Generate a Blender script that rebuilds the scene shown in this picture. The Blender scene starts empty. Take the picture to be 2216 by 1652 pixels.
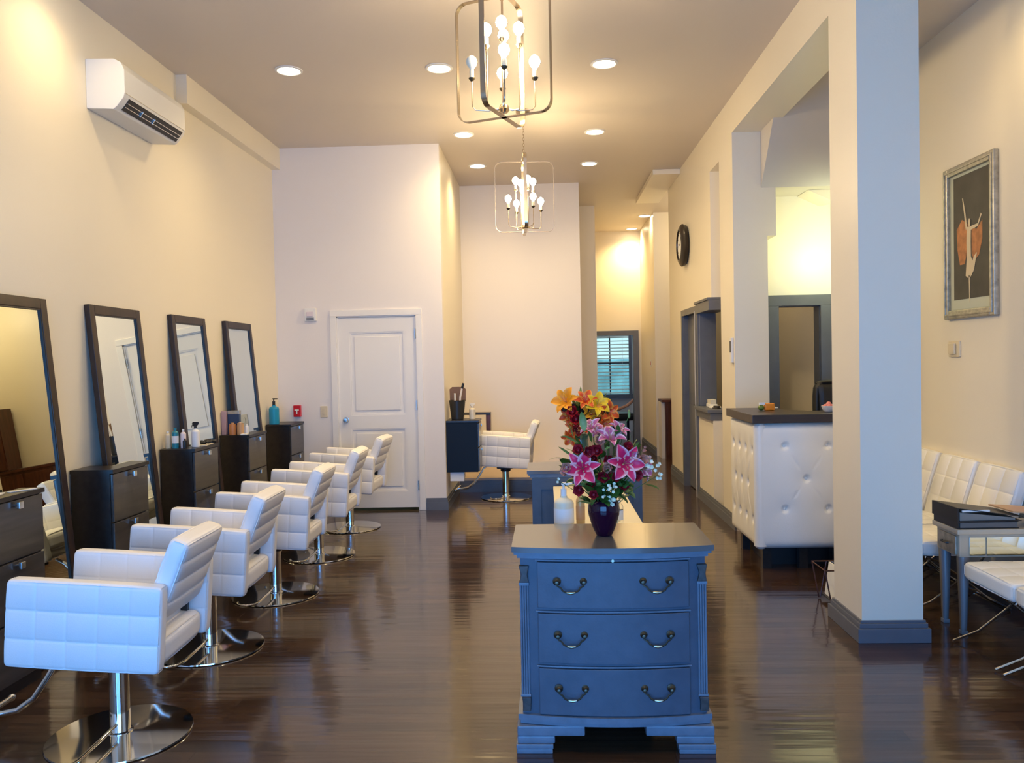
import bpy, bmesh, math, random
from mathutils import Vector, Matrix, Euler
random.seed(7)
S = bpy.context.scene
COL = S.collection
PI = math.pi

# ------------------------------------------------------------------ materials
def srgb(r, g, b):
    f = lambda c: ((c/255)/12.92 if c/255 <= .04045 else ((c/255+.055)/1.055)**2.4)
    return (f(r), f(g), f(b), 1)

def mat(name, col, rough=.5, metal=0, bump=0, bscale=60, var=0, vscale=4, coat=0, trans=0, ior=1.45, spec=.5, sss=0):
    m = bpy.data.materials.new(name); m.use_nodes = True
    nt = m.node_tree; b = nt.nodes['Principled BSDF']
    c = col if len(col) == 4 else (*col, 1)
    b.inputs['Base Color'].default_value = c
    b.inputs['Roughness'].default_value = rough
    b.inputs['Metallic'].default_value = metal
    b.inputs['Specular IOR Level'].default_value = spec
    b.inputs['Coat Weight'].default_value = coat
    b.inputs['Coat Roughness'].default_value = .08
    b.inputs['Transmission Weight'].default_value = trans
    b.inputs['IOR'].default_value = ior
    tc = nt.nodes.new('ShaderNodeTexCoord')
    if var:
        n = nt.nodes.new('ShaderNodeTexNoise'); n.inputs['Scale'].default_value = vscale; n.inputs['Detail'].default_value = 4
        nt.links.new(tc.outputs['Object'], n.inputs['Vector'])
        r = nt.nodes.new('ShaderNodeValToRGB')
        r.color_ramp.elements[0].position = .3; r.color_ramp.elements[1].position = .7
        r.color_ramp.elements[0].color = (*[x*(1-var) for x in c[:3]], 1)
        r.color_ramp.elements[1].color = (*[min(1, x*(1+var)) for x in c[:3]], 1)
        nt.links.new(n.outputs['Fac'], r.inputs['Fac']); nt.links.new(r.outputs['Color'], b.inputs['Base Color'])
    if bump:
        n = nt.nodes.new('ShaderNodeTexNoise'); n.inputs['Scale'].default_value = bscale; n.inputs['Detail'].default_value = 3
        nt.links.new(tc.outputs['Object'], n.inputs['Vector'])
        bp = nt.nodes.new('ShaderNodeBump'); bp.inputs['Strength'].default_value = bump; bp.inputs['Distance'].default_value = .01
        nt.links.new(n.outputs['Fac'], bp.inputs['Height']); nt.links.new(bp.outputs['Normal'], b.inputs['Normal'])
    return m

def emit(name, col, strength):
    m = bpy.data.materials.new(name); m.use_nodes = True
    b = m.node_tree.nodes['Principled BSDF']
    b.inputs['Base Color'].default_value = (*col, 1)
    b.inputs['Emission Color'].default_value = (*col, 1)
    b.inputs['Emission Strength'].default_value = strength
    return m

def wood(name, c1, c2, rough, scale=(1, 12, 12), coat=0):
    m = mat(name, c1, rough, coat=coat); nt = m.node_tree; b = nt.nodes['Principled BSDF']
    tc = nt.nodes.new('ShaderNodeTexCoord'); mp = nt.nodes.new('ShaderNodeMapping'); mp.inputs['Scale'].default_value = scale
    n = nt.nodes.new('ShaderNodeTexNoise'); n.inputs['Scale'].default_value = 3; n.inputs['Detail'].default_value = 5
    r = nt.nodes.new('ShaderNodeValToRGB'); r.color_ramp.elements[0].color = (*c1, 1); r.color_ramp.elements[1].color = (*c2, 1)
    r.color_ramp.elements[0].position = .35; r.color_ramp.elements[1].position = .68
    nt.links.new(tc.outputs['Object'], mp.inputs['Vector']); nt.links.new(mp.outputs['Vector'], n.inputs['Vector'])
    nt.links.new(n.outputs['Fac'], r.inputs['Fac']); nt.links.new(r.outputs['Color'], b.inputs['Base Color'])
    return m

def floor_mat():
    m = bpy.data.materials.new('dark_plank_floor'); m.use_nodes = True
    nt = m.node_tree; b = nt.nodes['Principled BSDF']; L = nt.links.new
    tc = nt.nodes.new('ShaderNodeTexCoord')
    br = nt.nodes.new('ShaderNodeTexBrick')
    br.inputs['Scale'].default_value = 1; br.inputs['Brick Width'].default_value = .95; br.inputs['Row Height'].default_value = .085
    br.inputs['Mortar Size'].default_value = .0012; br.inputs['Mortar Smooth'].default_value = .3
    br.inputs['Color1'].default_value = (.036, .020, .012, 1); br.inputs['Color2'].default_value = (.075, .042, .024, 1)
    br.inputs['Mortar'].default_value = (.006, .004, .003, 1); br.inputs['Bias'].default_value = -.1
    L(tc.outputs['Object'], br.inputs['Vector'])
    mp = nt.nodes.new('ShaderNodeMapping'); mp.inputs['Scale'].default_value = (2.5, 40, 1)
    n = nt.nodes.new('ShaderNodeTexNoise'); n.inputs['Scale'].default_value = 1; n.inputs['Detail'].default_value = 6
    L(tc.outputs['Object'], mp.inputs['Vector']); L(mp.outputs['Vector'], n.inputs['Vector'])
    mx = nt.nodes.new('ShaderNodeMix'); mx.data_type = 'RGBA'; mx.blend_type = 'MULTIPLY'; mx.inputs[0].default_value = .7
    r = nt.nodes.new('ShaderNodeValToRGB'); r.color_ramp.elements[0].position = .3; r.color_ramp.elements[0].color = (.55, .5, .45, 1)
    r.color_ramp.elements[1].position = .75; r.color_ramp.elements[1].color = (1.35, 1.3, 1.25, 1)
    L(n.outputs['Fac'], r.inputs['Fac']); L(br.outputs['Color'], mx.inputs[6]); L(r.outputs['Color'], mx.inputs[7])
    L(mx.outputs[2], b.inputs['Base Color'])
    b.inputs['Roughness'].default_value = .16
    b.inputs['Specular IOR Level'].default_value = .55
    b.inputs['Coat Weight'].default_value = .35; b.inputs['Coat Roughness'].default_value = .07
    # slight cupping of every board and long ripples break up the reflections
    mp2 = nt.nodes.new('ShaderNodeMapping'); mp2.inputs['Scale'].default_value = (1.1, 11.8, 1)
    n2 = nt.nodes.new('ShaderNodeTexNoise'); n2.inputs['Scale'].default_value = 1; n2.inputs['Detail'].default_value = 2
    L(tc.outputs['Object'], mp2.inputs['Vector']); L(mp2.outputs['Vector'], n2.inputs['Vector'])
    ad = nt.nodes.new('ShaderNodeMath'); ad.operation = 'ADD'
    ml = nt.nodes.new('ShaderNodeMath'); ml.operation = 'MULTIPLY'; ml.inputs[1].default_value = -.6
    L(br.outputs['Fac'], ml.inputs[0]); L(ml.outputs[0], ad.inputs[0]); L(n2.outputs['Fac'], ad.inputs[1])
    bp = nt.nodes.new('ShaderNodeBump'); bp.inputs['Strength'].default_value = .20; bp.inputs['Distance'].default_value = .012
    L(ad.outputs[0], bp.inputs['Height']); L(bp.outputs['Normal'], b.inputs['Normal']); L(bp.outputs['Normal'], b.inputs['Coat Normal'])
    return m

def petal_mat(name, edge, mid, spot=0):
    """colour across a petal from its UV: pale rim, strong centre"""
    m = mat(name, edge, .45); nt = m.node_tree; b = nt.nodes['Principled BSDF']; L = nt.links.new
    uv = nt.nodes.new('ShaderNodeUVMap'); sp = nt.nodes.new('ShaderNodeSeparateXYZ'); L(uv.outputs['UV'], sp.inputs[0])
    a = nt.nodes.new('ShaderNodeMath'); a.operation = 'SUBTRACT'; a.inputs[1].default_value = .5; L(sp.outputs['X'], a.inputs[0])
    c = nt.nodes.new('ShaderNodeMath'); c.operation = 'ABSOLUTE'; L(a.outputs[0], c.inputs[0])
    r = nt.nodes.new('ShaderNodeValToRGB'); r.color_ramp.elements[0].position = .26; r.color_ramp.elements[0].color = (*mid, 1)
    r.color_ramp.elements[1].position = .42; r.color_ramp.elements[1].color = (*edge, 1)
    L(c.outputs[0], r.inputs['Fac']); L(r.outputs['Color'], b.inputs['Base Color'])
    return m

WALL = mat('cream_wall_paint', (.80, .74, .61), .38, bump=.05, bscale=90, spec=.45)
WALLB = mat('pale_back_wall_paint', (.80, .755, .72), .38, bump=.05, bscale=90, spec=.45)
CEIL = mat('ceiling_paint', (.60, .54, .48), .45, bump=.04, bscale=80, spec=.4)
TRIMW = mat('white_gloss_trim', (.82, .80, .77), .32)
SLATE = mat('slate_grey_paint', (.115, .125, .15), .38, var=.06, vscale=9)
BLUEG = mat('blue_grey_dresser_paint', (.078, .098, .135), .36, var=.10, vscale=14, bump=.04, bscale=120)
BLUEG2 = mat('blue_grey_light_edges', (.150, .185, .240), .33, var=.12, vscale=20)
FLOOR = floor_mat()
VINYL = mat('white_vinyl', (.86, .85, .85), .36, bump=.10, bscale=260)
VINYLD = mat('white_vinyl_waiting', (.84, .82, .76), .35, bump=.08, bscale=200)
CHROME = mat('chrome', (.78, .78, .78), .07, 1)
STEEL = mat('brushed_steel', (.62, .62, .60), .22, 1)
BLACK = mat('black_plastic', (.012, .012, .014), .4)
ESP = wood('espresso_laminate', (.010, .008, .008), (.020, .016, .014), .34, (10, 1, 10))
DRW = wood('graphite_drawer_front', (.030, .027, .026), (.050, .045, .042), .30, (10, 1, 10), coat=.3)
FRAMEW = wood('dark_walnut_frame', (.016, .008, .005), (.034, .017, .010), .36, (10, 10, 1))
DKWOOD = wood('dark_reddish_wood', (.050, .014, .008), (.095, .030, .016), .35, (8, 8, 1))
COUNTER = wood('dark_counter_laminate', (.022, .015, .012), (.042, .029, .023), .33, (1, 10, 10))
MIRROR = mat('mirror_glass', (.84, .90, .82), .0, 1)
NICKEL = mat('champagne_metal', (.50, .42, .32), .26, 1)
BRONZE = mat('aged_bronze', (.10, .085, .06), .38, .9)
BRIGHTBR = mat('worn_brass', (.45, .42, .30), .28, 1)
BULB = emit('lit_bulb', (1, .80, .50), 90)
BULBOFF = mat('frosted_bulb', (.85, .80, .62), .3)
CANDLE = mat('candle_tube', (.80, .70, .50), .4)
CANLIT = emit('downlight_lens', (1, .86, .62), 26)
PLASW = mat('white_plastic', (.78, .77, .74), .4)
PLASAC = mat('aircon_plastic', (.74, .73, .70), .35)
RED = mat('red_enamel', (.55, .012, .02), .35)
BEIGE = mat('ivory_plastic', (.66, .58, .42), .45)
CREAM = mat('cream_laminate', (.80, .72, .52), .35)
SILVER = mat('antique_silver', (.42, .40, .34), .38, .85, var=.25, vscale=30)
CHAMP = mat('champagne_paint', (.52, .47, .37), .35, .35)
GREYLEG = mat('silver_grey_paint', (.20, .20, .21), .42, .2)
BLIND = mat('blind_slat', (.55, .56, .48), .5)
GLASS = mat('clear_glass', (.95, .97, .97), .02, trans=1, ior=1.45)
PURPLE = mat('purple_glass', (.022, .002, .014), .10, coat=.15, spec=.35)
TEAL = mat('teal_plastic', (.015, .20, .26), .3)
BLUEP = mat('turquoise_plastic', (.01, .26, .46), .3)
TAN = mat('tan_packaging', (.50, .30, .15), .4)
GOLD = mat('gold_packaging', (.55, .38, .18), .35, .3)
ORANGE = mat('orange_packaging', (.75, .25, .02), .4)
GREEN = mat('leaf_green', (.045, .115, .014), .42, var=.35, vscale=25)
GREENL = mat('pale_leaf_green', (.20, .26, .06), .45, var=.3, vscale=25)
WORNSHADE = mat('worn_shaded_carving', (.060, .052, .050), .45, var=.4, vscale=40)  # rubbed brown plus recess shade, both put into the corbel colour
TOPG = mat('glossy_dresser_top', (.13, .125, .125), .2, var=.05, vscale=9, coat=.3)
STEM = mat('stem_green', (.05, .13, .03), .5)
PINKP = petal_mat('pink_lily_petal', (.88, .48, .48), (.72, .012, .09))
MAGP = petal_mat('mauve_lily_petal', (.80, .55, .58), (.48, .10, .24))
ORGP = petal_mat('orange_lily_petal', (.80, .34, .05), (.62, .07, .01))
SUNP = petal_mat('sunflower_petal', (.86, .40, .02), (.80, .30, .01))
YELP = petal_mat('yellow_petal', (.90, .66, .03), (.80, .52, .01))
ROSER = mat('red_rose_petal', (.33, .008, .018), .5)
CORAL = mat('coral_petal', (.58, .24, .16), .5)
WHITEP = mat('white_petal', (.88, .80, .60), .5)
DARKC = mat('dark_seed_centre', (.04, .012, .006), .7)
PAPER = mat('white_paper', (.82, .82, .80), .6)
PINKC = mat('pink_glaze', (.72, .25, .22), .3)
INKY = mat('dark_canvas', (.060, .055, .045), .6, var=.2, vscale=6)
SKINT = mat('pale_figure_paint', (.62, .52, .34), .6)
DRAPE = mat('orange_drape_paint', (.42, .17, .06), .6, var=.3, vscale=20)
MATB = mat('pale_green_mat_board', (.50, .53, .42), .6)
DGREY = mat('charcoal_bucket', (.045, .045, .045), .35, .4)
CARPET = mat('hall_floor', (.05, .03, .02), .2)
LAV = mat('white_shelf_box', (.80, .82, .85), .4)
SKIN = mat('skin', (.45, .24, .16), .5)

# ------------------------------------------------------------------ mesh builder
class MB:
    def __init__(s): s.bm = bmesh.new(); s.uv = None
    def add(s, other, M=None):
        me = bpy.data.meshes.new('t'); other.to_mesh(me); other.free()
        if M is not None: me.transform(M)
        s.bm.from_mesh(me); bpy.data.meshes.remove(me)
    def box(s, x0, x1, y0, y1, z0, z1, bev=0, seg=2, M=None):
        b = bmesh.new(); bmesh.ops.create_cube(b, size=1)
        for v in b.verts:
            v.co = Vector(((x0+x1)/2+v.co.x*(x1-x0), (y0+y1)/2+v.co.y*(y1-y0), (z0+z1)/2+v.co.z*(z1-z0)))
        if bev: bmesh.ops.bevel(b, geom=b.edges[:], offset=bev, segments=seg, affect='EDGES', profile=.5)
        s.add(b, M); return s
    def hexa(s, pts):
        """8 points: bottom ring then top ring"""
        vs = [s.bm.verts.new(p) for p in pts]
        for f in ((3, 2, 1, 0), (4, 5, 6, 7), (0, 1, 5, 4), (1, 2, 6, 5), (2, 3, 7, 6), (3, 0, 4, 7)):
            s.bm.faces.new([vs[i] for i in f])
        return s
    def prism(s, poly, axis, a0, a1, bev=0, M=None):
        """poly of 2-D points extruded along axis ('x': poly=(y,z); 'y': (x,z); 'z': (x,y))"""
        b = bmesh.new()
        def P(p, a): return {'x': (a, p[0], p[1]), 'y': (p[0], a, p[1]), 'z': (p[0], p[1], a)}[axis]
        v0 = [b.verts.new(P(p, a0)) for p in poly]; v1 = [b.verts.new(P(p, a1)) for p in poly]
        b.faces.new(v0); b.faces.new(v1[::-1]); n = len(poly)
        for i in range(n): b.faces.new([v0[i], v0[(i+1) % n], v1[(i+1) % n], v1[i]][::-1])
        bmesh.ops.recalc_face_normals(b, faces=b.faces[:])
        if bev: bmesh.ops.bevel(b, geom=b.edges[:], offset=bev, segments=2, affect='EDGES', profile=.5)
        s.add(b, M); return s
    def lathe(s, prof, seg=32, M=None, cap=True):
        b = bmesh.new(); rings = []
        for r, z in prof:
            if r < 1e-5: rings.append([b.verts.new((0, 0, z))])
            else: rings.append([b.verts.new((r*math.cos(2*PI*i/seg), r*math.sin(2*PI*i/seg), z)) for i in range(seg)])
        for a, c in zip(rings, rings[1:]):
            for i in range(seg):
                j = (i+1) % seg
                q = [a[i % len(a)], a[j % len(a)], c[j % len(c)], c[i % len(c)]]
                q2 = []
                for v in q:
                    if v not in q2: q2.append(v)
                if len(q2) > 2: b.faces.new(q2)
        if cap:
            for rg in (rings[0], rings[-1]):
                if len(rg) > 2: b.faces.new(rg)
        bmesh.ops.recalc_face_normals(b, faces=b.faces[:])
        s.add(b, M); return s
    def cyl(s, p0, p1, r, r2=None, seg=20):
        return s.tube([p0, p1], r, seg, radii=[r, r2 if r2 is not None else r])
    def tube(s, pts, r, seg=10, radii=None, closed=False, rect=None):
        """sweep a circle (or a rect=(w,h) strap; w across, h along local up) along points"""
        b = bmesh.new(); pts = [Vector(p) for p in pts]; n = len(pts); rings = []
        up = None
        for i, p in enumerate(pts):
            if closed: d = (pts[(i+1) % n]-pts[i-1])
            else: d = pts[min(i+1, n-1)]-pts[max(i-1, 0)]
            d.normalize()
            if up is None:
                up = Vector((0, 0, 1)) if abs(d.z) < .9 else Vector((1, 0, 0))
            up = (up-d*up.dot(d)).normalized(); sd = d.cross(up)
            rr = radii[i] if radii else r
            if rect:
                w, h = rect
                rings.append([b.verts.new(p+sd*a*w/2+up*c*h/2) for a, c in ((-1, -1), (1, -1), (1, 1), (-1, 1))])
            else:
                rings.append([b.verts.new(p+(sd*math.cos(2*PI*k/seg)+up*math.sin(2*PI*k/seg))*rr) for k in range(seg)])
        m = len(rings[0])
        for i in range(n if closed else n-1):
            a, c = rings[i], rings[(i+1) % n]
            for k in range(m): b.faces.new([a[k], a[(k+1) % m], c[(k+1) % m], c[k]])
        if not closed: b.faces.new(rings[0]); b.faces.new(rings[-1])
        bmesh.ops.recalc_face_normals(b, faces=b.faces[:])
        s.add(b); return s
    def sphere(s, c, r, sc=(1, 1, 1), seg=16):
        b = bmesh.new(); bmesh.ops.create_uvsphere(b, u_segments=seg, v_segments=seg//2+2, radius=r)
        s.add(b, Matrix.Translation(c) @ Matrix.Diagonal((*sc, 1))); return s
    def quilt(s, x0, x1, y0, y1, z0, z1, r, sx=(), sy=(), sz=(), depth=.006, wd=.008, M=None, puff=.004, nb=6, face=None):
        """rounded cushion box with sewn seams at the given coordinates"""
        lo = Vector((x0, y0, z0)); hi = Vector((x1, y1, z1)); seams = (sx, sy, sz)
        def coords(k):
            a, c = lo[k], hi[k]; L = set()
            for i in range(nb+1): L.add(round(a+(c-a)*i/nb, 5))
            for i in range(1, 4):
                t = r*(1-math.cos(i*PI/6)); L.add(round(a+t, 5)); L.add(round(c-t, 5))
            L.add(round(a+r*.5, 5)); L.add(round(c-r*.5, 5))
            for q in seams[k]:
                for o in (-1.8, -.9, -.35, 0, .35, .9, 1.8): L.add(round(q+o*wd, 5))
            return sorted(v for v in L if a-1e-6 <= v <= c+1e-6)
        C = [coords(0), coords(1), coords(2)]
        b = bmesh.new(); cache = {}
        inl = lo+Vector((r, r, r)); inh = hi-Vector((r, r, r))
        def vert(p):
            key = (round(p[0], 5), round(p[1], 5), round(p[2], 5))
            if key in cache: return cache[key]
            p = Vector(p); q = Vector([min(max(p[i], inl[i]), inh[i]) for i in range(3)]); d = p-q
            if d.length > 1e-9: d.normalize()
            # panel puff and seams, scaled by how much each axis faces the surface
            disp = 0
            ctr = [(lo[i]+hi[i])/2 for i in range(3)]; half = [(hi[i]-lo[i])/2 for i in range(3)]
            for k in range(3):
                w = 1-abs(d[k])
                for sm in seams[k]:
                    disp += w*math.exp(-((p[k]-sm)/wd)**2)*depth
            disp = min(disp, depth*1.5)
            if face is not None: disp *= abs(d[face])**2
            pf = puff
            for k in range(3): pf *= 1 if abs(d[k]) > .7 else max(0, 1-((p[k]-ctr[k])/half[k])**4)
            v = b.verts.new(q+d*(r-disp+pf)); cache[key] = v; return v
        for k in range(3):
            i, j = [(1, 2), (2, 0), (0, 1)][k]
            for side, val in ((0, lo[k]), (1, hi[k])):
                for a in range(len(C[i])-1):
                    for c in range(len(C[j])-1):
                        q = []
                        for (aa, cc) in ((a, c), (a+1, c), (a+1, c+1), (a, c+1)):
                            p = [0, 0, 0]; p[k] = val; p[i] = C[i][aa]; p[j] = C[j][cc]; q.append(vert(p))
                        if side == 0: q.reverse()
                        if len(set(q)) == 4:
                            try: b.faces.new(q)
                            except ValueError: pass
        s.add(b, M); return s
    def petal(s, M, L, W, curl=.5, n=6, cup=.25, tip=1.0, back=0):
        """a petal along +x, rising then curling back; UV x across, y along"""
        bm = s.bm; uvl = bm.loops.layers.uv.verify(); rows = []
        for i in range(n+1):
            t = i/n; ang = curl*t*t*PI/2*1.6-back
            x = L*(t-.18*curl*t*t*t); z = L*(.42*t*(1-back)-curl*.62*t*t*t)
            w = W*(math.sin(PI*min(1, t**.8*.97+.03))**.75 if tip else 1)*.5+.0006
            row = []
            for k in (-1, -.5, 0, .5, 1):
                row.append((bm.verts.new(M @ Vector((x, k*w, z+cup*w*abs(k)**2))), (k+1)/2, t))
            rows.append(row)
        for a, c in zip(rows, rows[1:]):
            for k in range(4):
                q = [a[k], a[k+1], c[k+1], c[k]]
                f = bm.faces.new([v[0] for v in q])
                for lp, v in zip(f.loops, q): lp[uvl].uv = (v[1], v[2])
        return s

def obj(name, mb, m, parent=None, label=None, cat=None, group=None, kind=None, loc=None, rot=None, sharp=.75):
    bm = mb.bm
    for e in bm.edges:
        if len(e.link_faces) == 2 and e.calc_face_angle(0) > sharp: e.smooth = False
    for f in bm.faces: f.smooth = True
    me = bpy.data.meshes.new(name); bm.to_mesh(me); bm.free()
    me.materials.append(m)
    o = bpy.data.objects.new(name, me); COL.objects.link(o)
    if sharp == .75:
        wn = o.modifiers.new('weighted_normals', 'WEIGHTED_NORMAL'); wn.keep_sharp = True
    if parent: o.parent = parent
    if loc: o.location = loc
    if rot: o.rotation_euler = rot
    if label: o['label'] = label
    if cat: o['category'] = cat
    if group: o['group'] = group
    if kind: o['kind'] = kind
    return o

def thing(name, label, cat, loc=(0, 0, 0), rz=0, group=None):
    o = bpy.data.objects.new(name, None); COL.objects.link(o); o.empty_display_size = .1
    o.location = loc; o.rotation_euler = (0, 0, rz); o['label'] = label; o['category'] = cat
    if group: o['group'] = group
    return o

def struct(name, mb, m, label=None):
    return obj(name, mb, m, kind='structure', label=label)

def dup(root, loc, rz, label):
    r = root.copy(); COL.objects.link(r); r.location = loc; r.rotation_euler = (0, 0, rz); r['label'] = label
    for ch in list(root.children):
        c = ch.copy(); COL.objects.link(c); c.parent = r
        for g in ch.children:
            d = g.copy(); COL.objects.link(d); d.parent = c
    return r

def B(*a, **k): return MB().box(*a, **k)

def arc(c, r, a0, a1, n, plane='xz'):
    out = []
    for i in range(n+1):
        a = a0+(a1-a0)*i/n
        u, v = r*math.cos(a), r*math.sin(a)
        out.append({'xz': (c[0]+u, c[1], c[2]+v), 'xy': (c[0]+u, c[1]+v, c[2]), 'yz': (c[0], c[1]+u, c[2]+v)}[plane])
    return out

# ================================================================== SETTING
XL, XR, XP, ZC = -2.79, 2.83, 1.665, 3.79
YB, YF = 8.35, -1.4
XC = -1.045          # right-hand corner of the block with the white door
T = .15

struct('floor', B(XL-T, 3.6, YF-.6, 17.6, -.12, 0), FLOOR)
struct('ceiling', B(XL-T, 3.6, YF-T, 17.6, ZC, ZC+.2), CEIL)
struct('wall_left', B(XL-T, XL, YF-T, YB+.4, 0, ZC), WALL)
# wall with the white door (face at YB), opening x -2.145..-1.325, z 0..2.035
DX0, DX1, DZ = -2.155, -1.325, 2.035
w = MB()
w.box(XL, DX0, YB, YB+.12, 0, ZC); w.box(DX1, XC, YB, YB+.12, 0, ZC); w.box(DX0, DX1, YB, YB+.12, DZ, ZC)
struct('wall_back', w, WALLB)
w = MB(); w.box(XC-.12, XC, YB+.12, 10.4, 0, ZC); w.box(XL, XC-.12, YB+.60, YB+.72, 0, ZC)
struct('wall_alcove_left', w, WALL)
struct('wall_alcove_back', B(XC-.12, .48, 10.4, 10.55, 0, ZC), WALLB)
struct('trim_1', B(XC, .48, 9.47, 10.4, 0, .165, bev=.006), mat('tan_ledge', (.52, .40, .28), .35), 'low raised step along the alcove wall')
# side of the block towards the hall and the hall itself
w = MB(); w.box(.36, .48, 10.55, 14.5, 0, ZC); w.box(.48, .78, 12.0, 12.3, 0, ZC)
struct('wall_hall_left', w, WALL)
w = MB(); w.box(.48, .90, 14.5, 14.62, 0, ZC); w.box(.90, 1.60, 14.5, 14.62, 1.97, ZC); w.box(1.60, 3.3, 14.5, 14.62, 0, ZC)
struct('wall_hall_back', w, WALL)
w = MB(); w.box(1.73, 1.85, 12.70, 14.5, 0, ZC); w.box(1.85, 3.4, 12.70, 12.82, 0, ZC); w.box(3.3, 3.42, 10.6, 14.6, 0, ZC)
struct('wall_hall_right', w, WALL)
w = MB()
w.box(.3, 3.4, 17.3, 17.42, 0, ZC); w.box(.3, .42, 14.62, 17.3, 0, ZC); w.box(3.2, 3.32, 14.62, 17.3, 0, ZC)
# partition between salon and the side rooms, x = XP
struct_pts = None
PT = .17
w2 = MB()
w2.box(XP, XP+PT+.03, 7.15, 7.68, 0, ZC)                      # front return of the partition
w2.box(XP+.10, XP+PT, 7.68, 8.10, 0, 3.36)                    # recessed strip
w2.box(XP, XP+PT, 7.68, 8.10, 3.36, ZC)
w2.box(XP, XP+PT, 8.10, 8.74, 0, .98); w2.box(XP, XP+PT, 8.10, 8.74, 2.12, ZC); w2.box(XP, XP+PT, 8.74, 8.90, 0, ZC)
w2.box(XP, XP+PT, 8.90, 9.72, 2.04, ZC); w2.box(XP, XP+PT, 9.72, 10.75, 0, ZC)
struct('wall_partition', w2, WALL)
# column face right of the partition end, with its wider upper part
w = MB(); w.box(XP+PT+.03, 1.96, 7.15, 7.6, 0, ZC); w.box(1.96, 2.035, 7.15, 7.6, 2.58, ZC)
struct('wall_column', w, WALL)
# alcove wall behind the reception desk with a door opening
w = MB(); w.box(1.96, 2.16, 7.6, 7.75, 0, ZC); w.box(2.56, XR, 7.6, 7.75, 0, ZC); w.box(2.16, 2.56, 7.6, 7.75, 2.0, ZC)
struct('wall_reception', w, WALL)
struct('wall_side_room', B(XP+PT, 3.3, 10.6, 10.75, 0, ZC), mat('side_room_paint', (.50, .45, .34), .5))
struct('wall_right', B(XR, XR+T, YF-T, 10.6, 0, ZC), WALL)
# sloping underside of the stair
struct('trim_2', MB().prism([(6.49, ZC), (7.15, 2.995), (7.6, 3.0), (7.6, ZC)], 'x', 1.91, XR), mat('soffit_paint', (.62, .58, .53), .45),
       'sloping boxed soffit behind the beam')
struct('trim_3', MB().prism([(2.36, 2.995), (2.56, 2.90), (XR, 2.96), (XR, 2.995)], 'y', 7.30, 7.6), WALL, 'small wedge under the soffit')
# beam and pillar
struct('trim_4', B(XP, XP+.32, YF, 7.15, 3.48, ZC), WALL, 'long ceiling beam above the pillar')
struct('trim_5', B(XL, XL+.085, 6.17, YB, 3.57, ZC), WALL, 'boxed pipe along the top of the left wall')
struct('trim_6', B(1.34, XP, 9.80, 11.6, 3.73, ZC, bev=.004), WALL, 'shallow duct box under the ceiling')
pl = MB(); pl.box(XP, XP+.32, 4.35, 4.76, 0, 3.48)
struct('wall_pillar', pl, WALL)

def skirting(mb, x0, x1, y0, y1, h=.125, t=.018):
    """stepped base board around the given footprint (grown outwards)"""
    mb.box(x0-t, x1+t, y0-t, y1+t, 0, h*.66, bev=.003)
    mb.box(x0-t*.62, x1+t*.62, y0-t*.62, y1+t*.62, h*.66, h*.88, bev=.003)
    mb.box(x0-t*.35, x1+t*.35, y0-t*.35, y1+t*.35, h*.88, h, bev=.002)
m = MB(); skirting(m, XP, XP+.32, 4.35, 4.76, .115, .03); struct('baseboard_pillar', m, SLATE)
def skirt_line(mb, axis, c, a0, a1, sgn, h=.125):
    for t, z0, z1 in ((.02, 0, h*.66), (.013, h*.66, h*.88), (.007, h*.88, h)):
        if axis == 'x': mb.box(min(c, c+sgn*t), max(c, c+sgn*t), a0, a1, z0, z1)
        else: mb.box(a0, a1, min(c, c+sgn*t), max(c, c+sgn*t), z0, z1)
m = MB()
skirt_line(m, 'x', XP, 7.68, 8.86, -1); skirt_line(m, 'x', XP, 9.78, 10.75, -1); skirt_line(m, 'x', XP, 7.15, 7.68, -1)
struct('baseboard_partition', m, SLATE)
m = MB(); skirt_line(m, 'y', YB, -1.255, XC, -1); skirt_line(m, 'x', XC, YB-.02, 9.45, 1); struct('baseboard_back', m, SLATE)
m = MB(); skirt_line(m, 'y', 9.47, XC+.02, .48, -1, .135); struct('baseboard_alcove', m, SLATE)
m = MB(); skirt_line(m, 'x', 1.73, 12.7, 14.5, -1); skirt_line(m, 'x', .48, 10.55, 12, 1); skirt_line(m, 'y', 12.0, .50, .78, -1); struct('baseboard_hall', m, SLATE)
m = MB(); skirt_line(m, 'x', XR, YF, 7.6, -1); struct('baseboard_right', m, SLATE)
m = MB(); skirt_line(m, 'x', XL, YF, YB, 1); struct('baseboard_left', m, SLATE)

# far room walls
m = MB()
m.box(.3, .95, 17.0, 17.12, 0, ZC); m.box(1.80, 3.3, 17.0, 17.12, 0, ZC); m.box(.95, 1.80, 17.0, 17.12, 0, .78); m.box(.95, 1.80, 17.0, 17.12, 2.04, ZC)
m.box(.3, .42, 14.62, 17.0, 0, ZC); m.box(3.2, 3.32, 14.62, 17.0, 0, ZC)
struct('wall_far_room', m, mat('far_room_paint', (.62, .64, .68), .5))
wf = B(.93, .99, 16.93, 17.0, .74, 2.08); wf.box(1.76, 1.82, 16.93, 17.0, .74, 2.08); wf.box(.93, 1.82, 16.93, 17.0, 2.02, 2.08)
wf.box(.90, 1.85, 16.88, 17.0, .72, .79); wf.box(1.36, 1.385, 17.03, 17.06, .79, 2.03); wf.box(.95, 1.80, 17.03, 17.06, 1.42, 1.46)
wn = struct('window_1', wf, SLATE)
m = MB()
for k in range(17):
    z = .82+k*.072
    m.box(-.40, .40, -.022, .022, -.0012, .0012, M=Matrix.Translation((1.375, 16.96, z)) @ Matrix.Rotation(.42, 4, 'X'))
m.box(.97, 1.78, 16.94, 16.985, 1.99, 2.02)
obj('blind', m, BLIND, wn)
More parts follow.
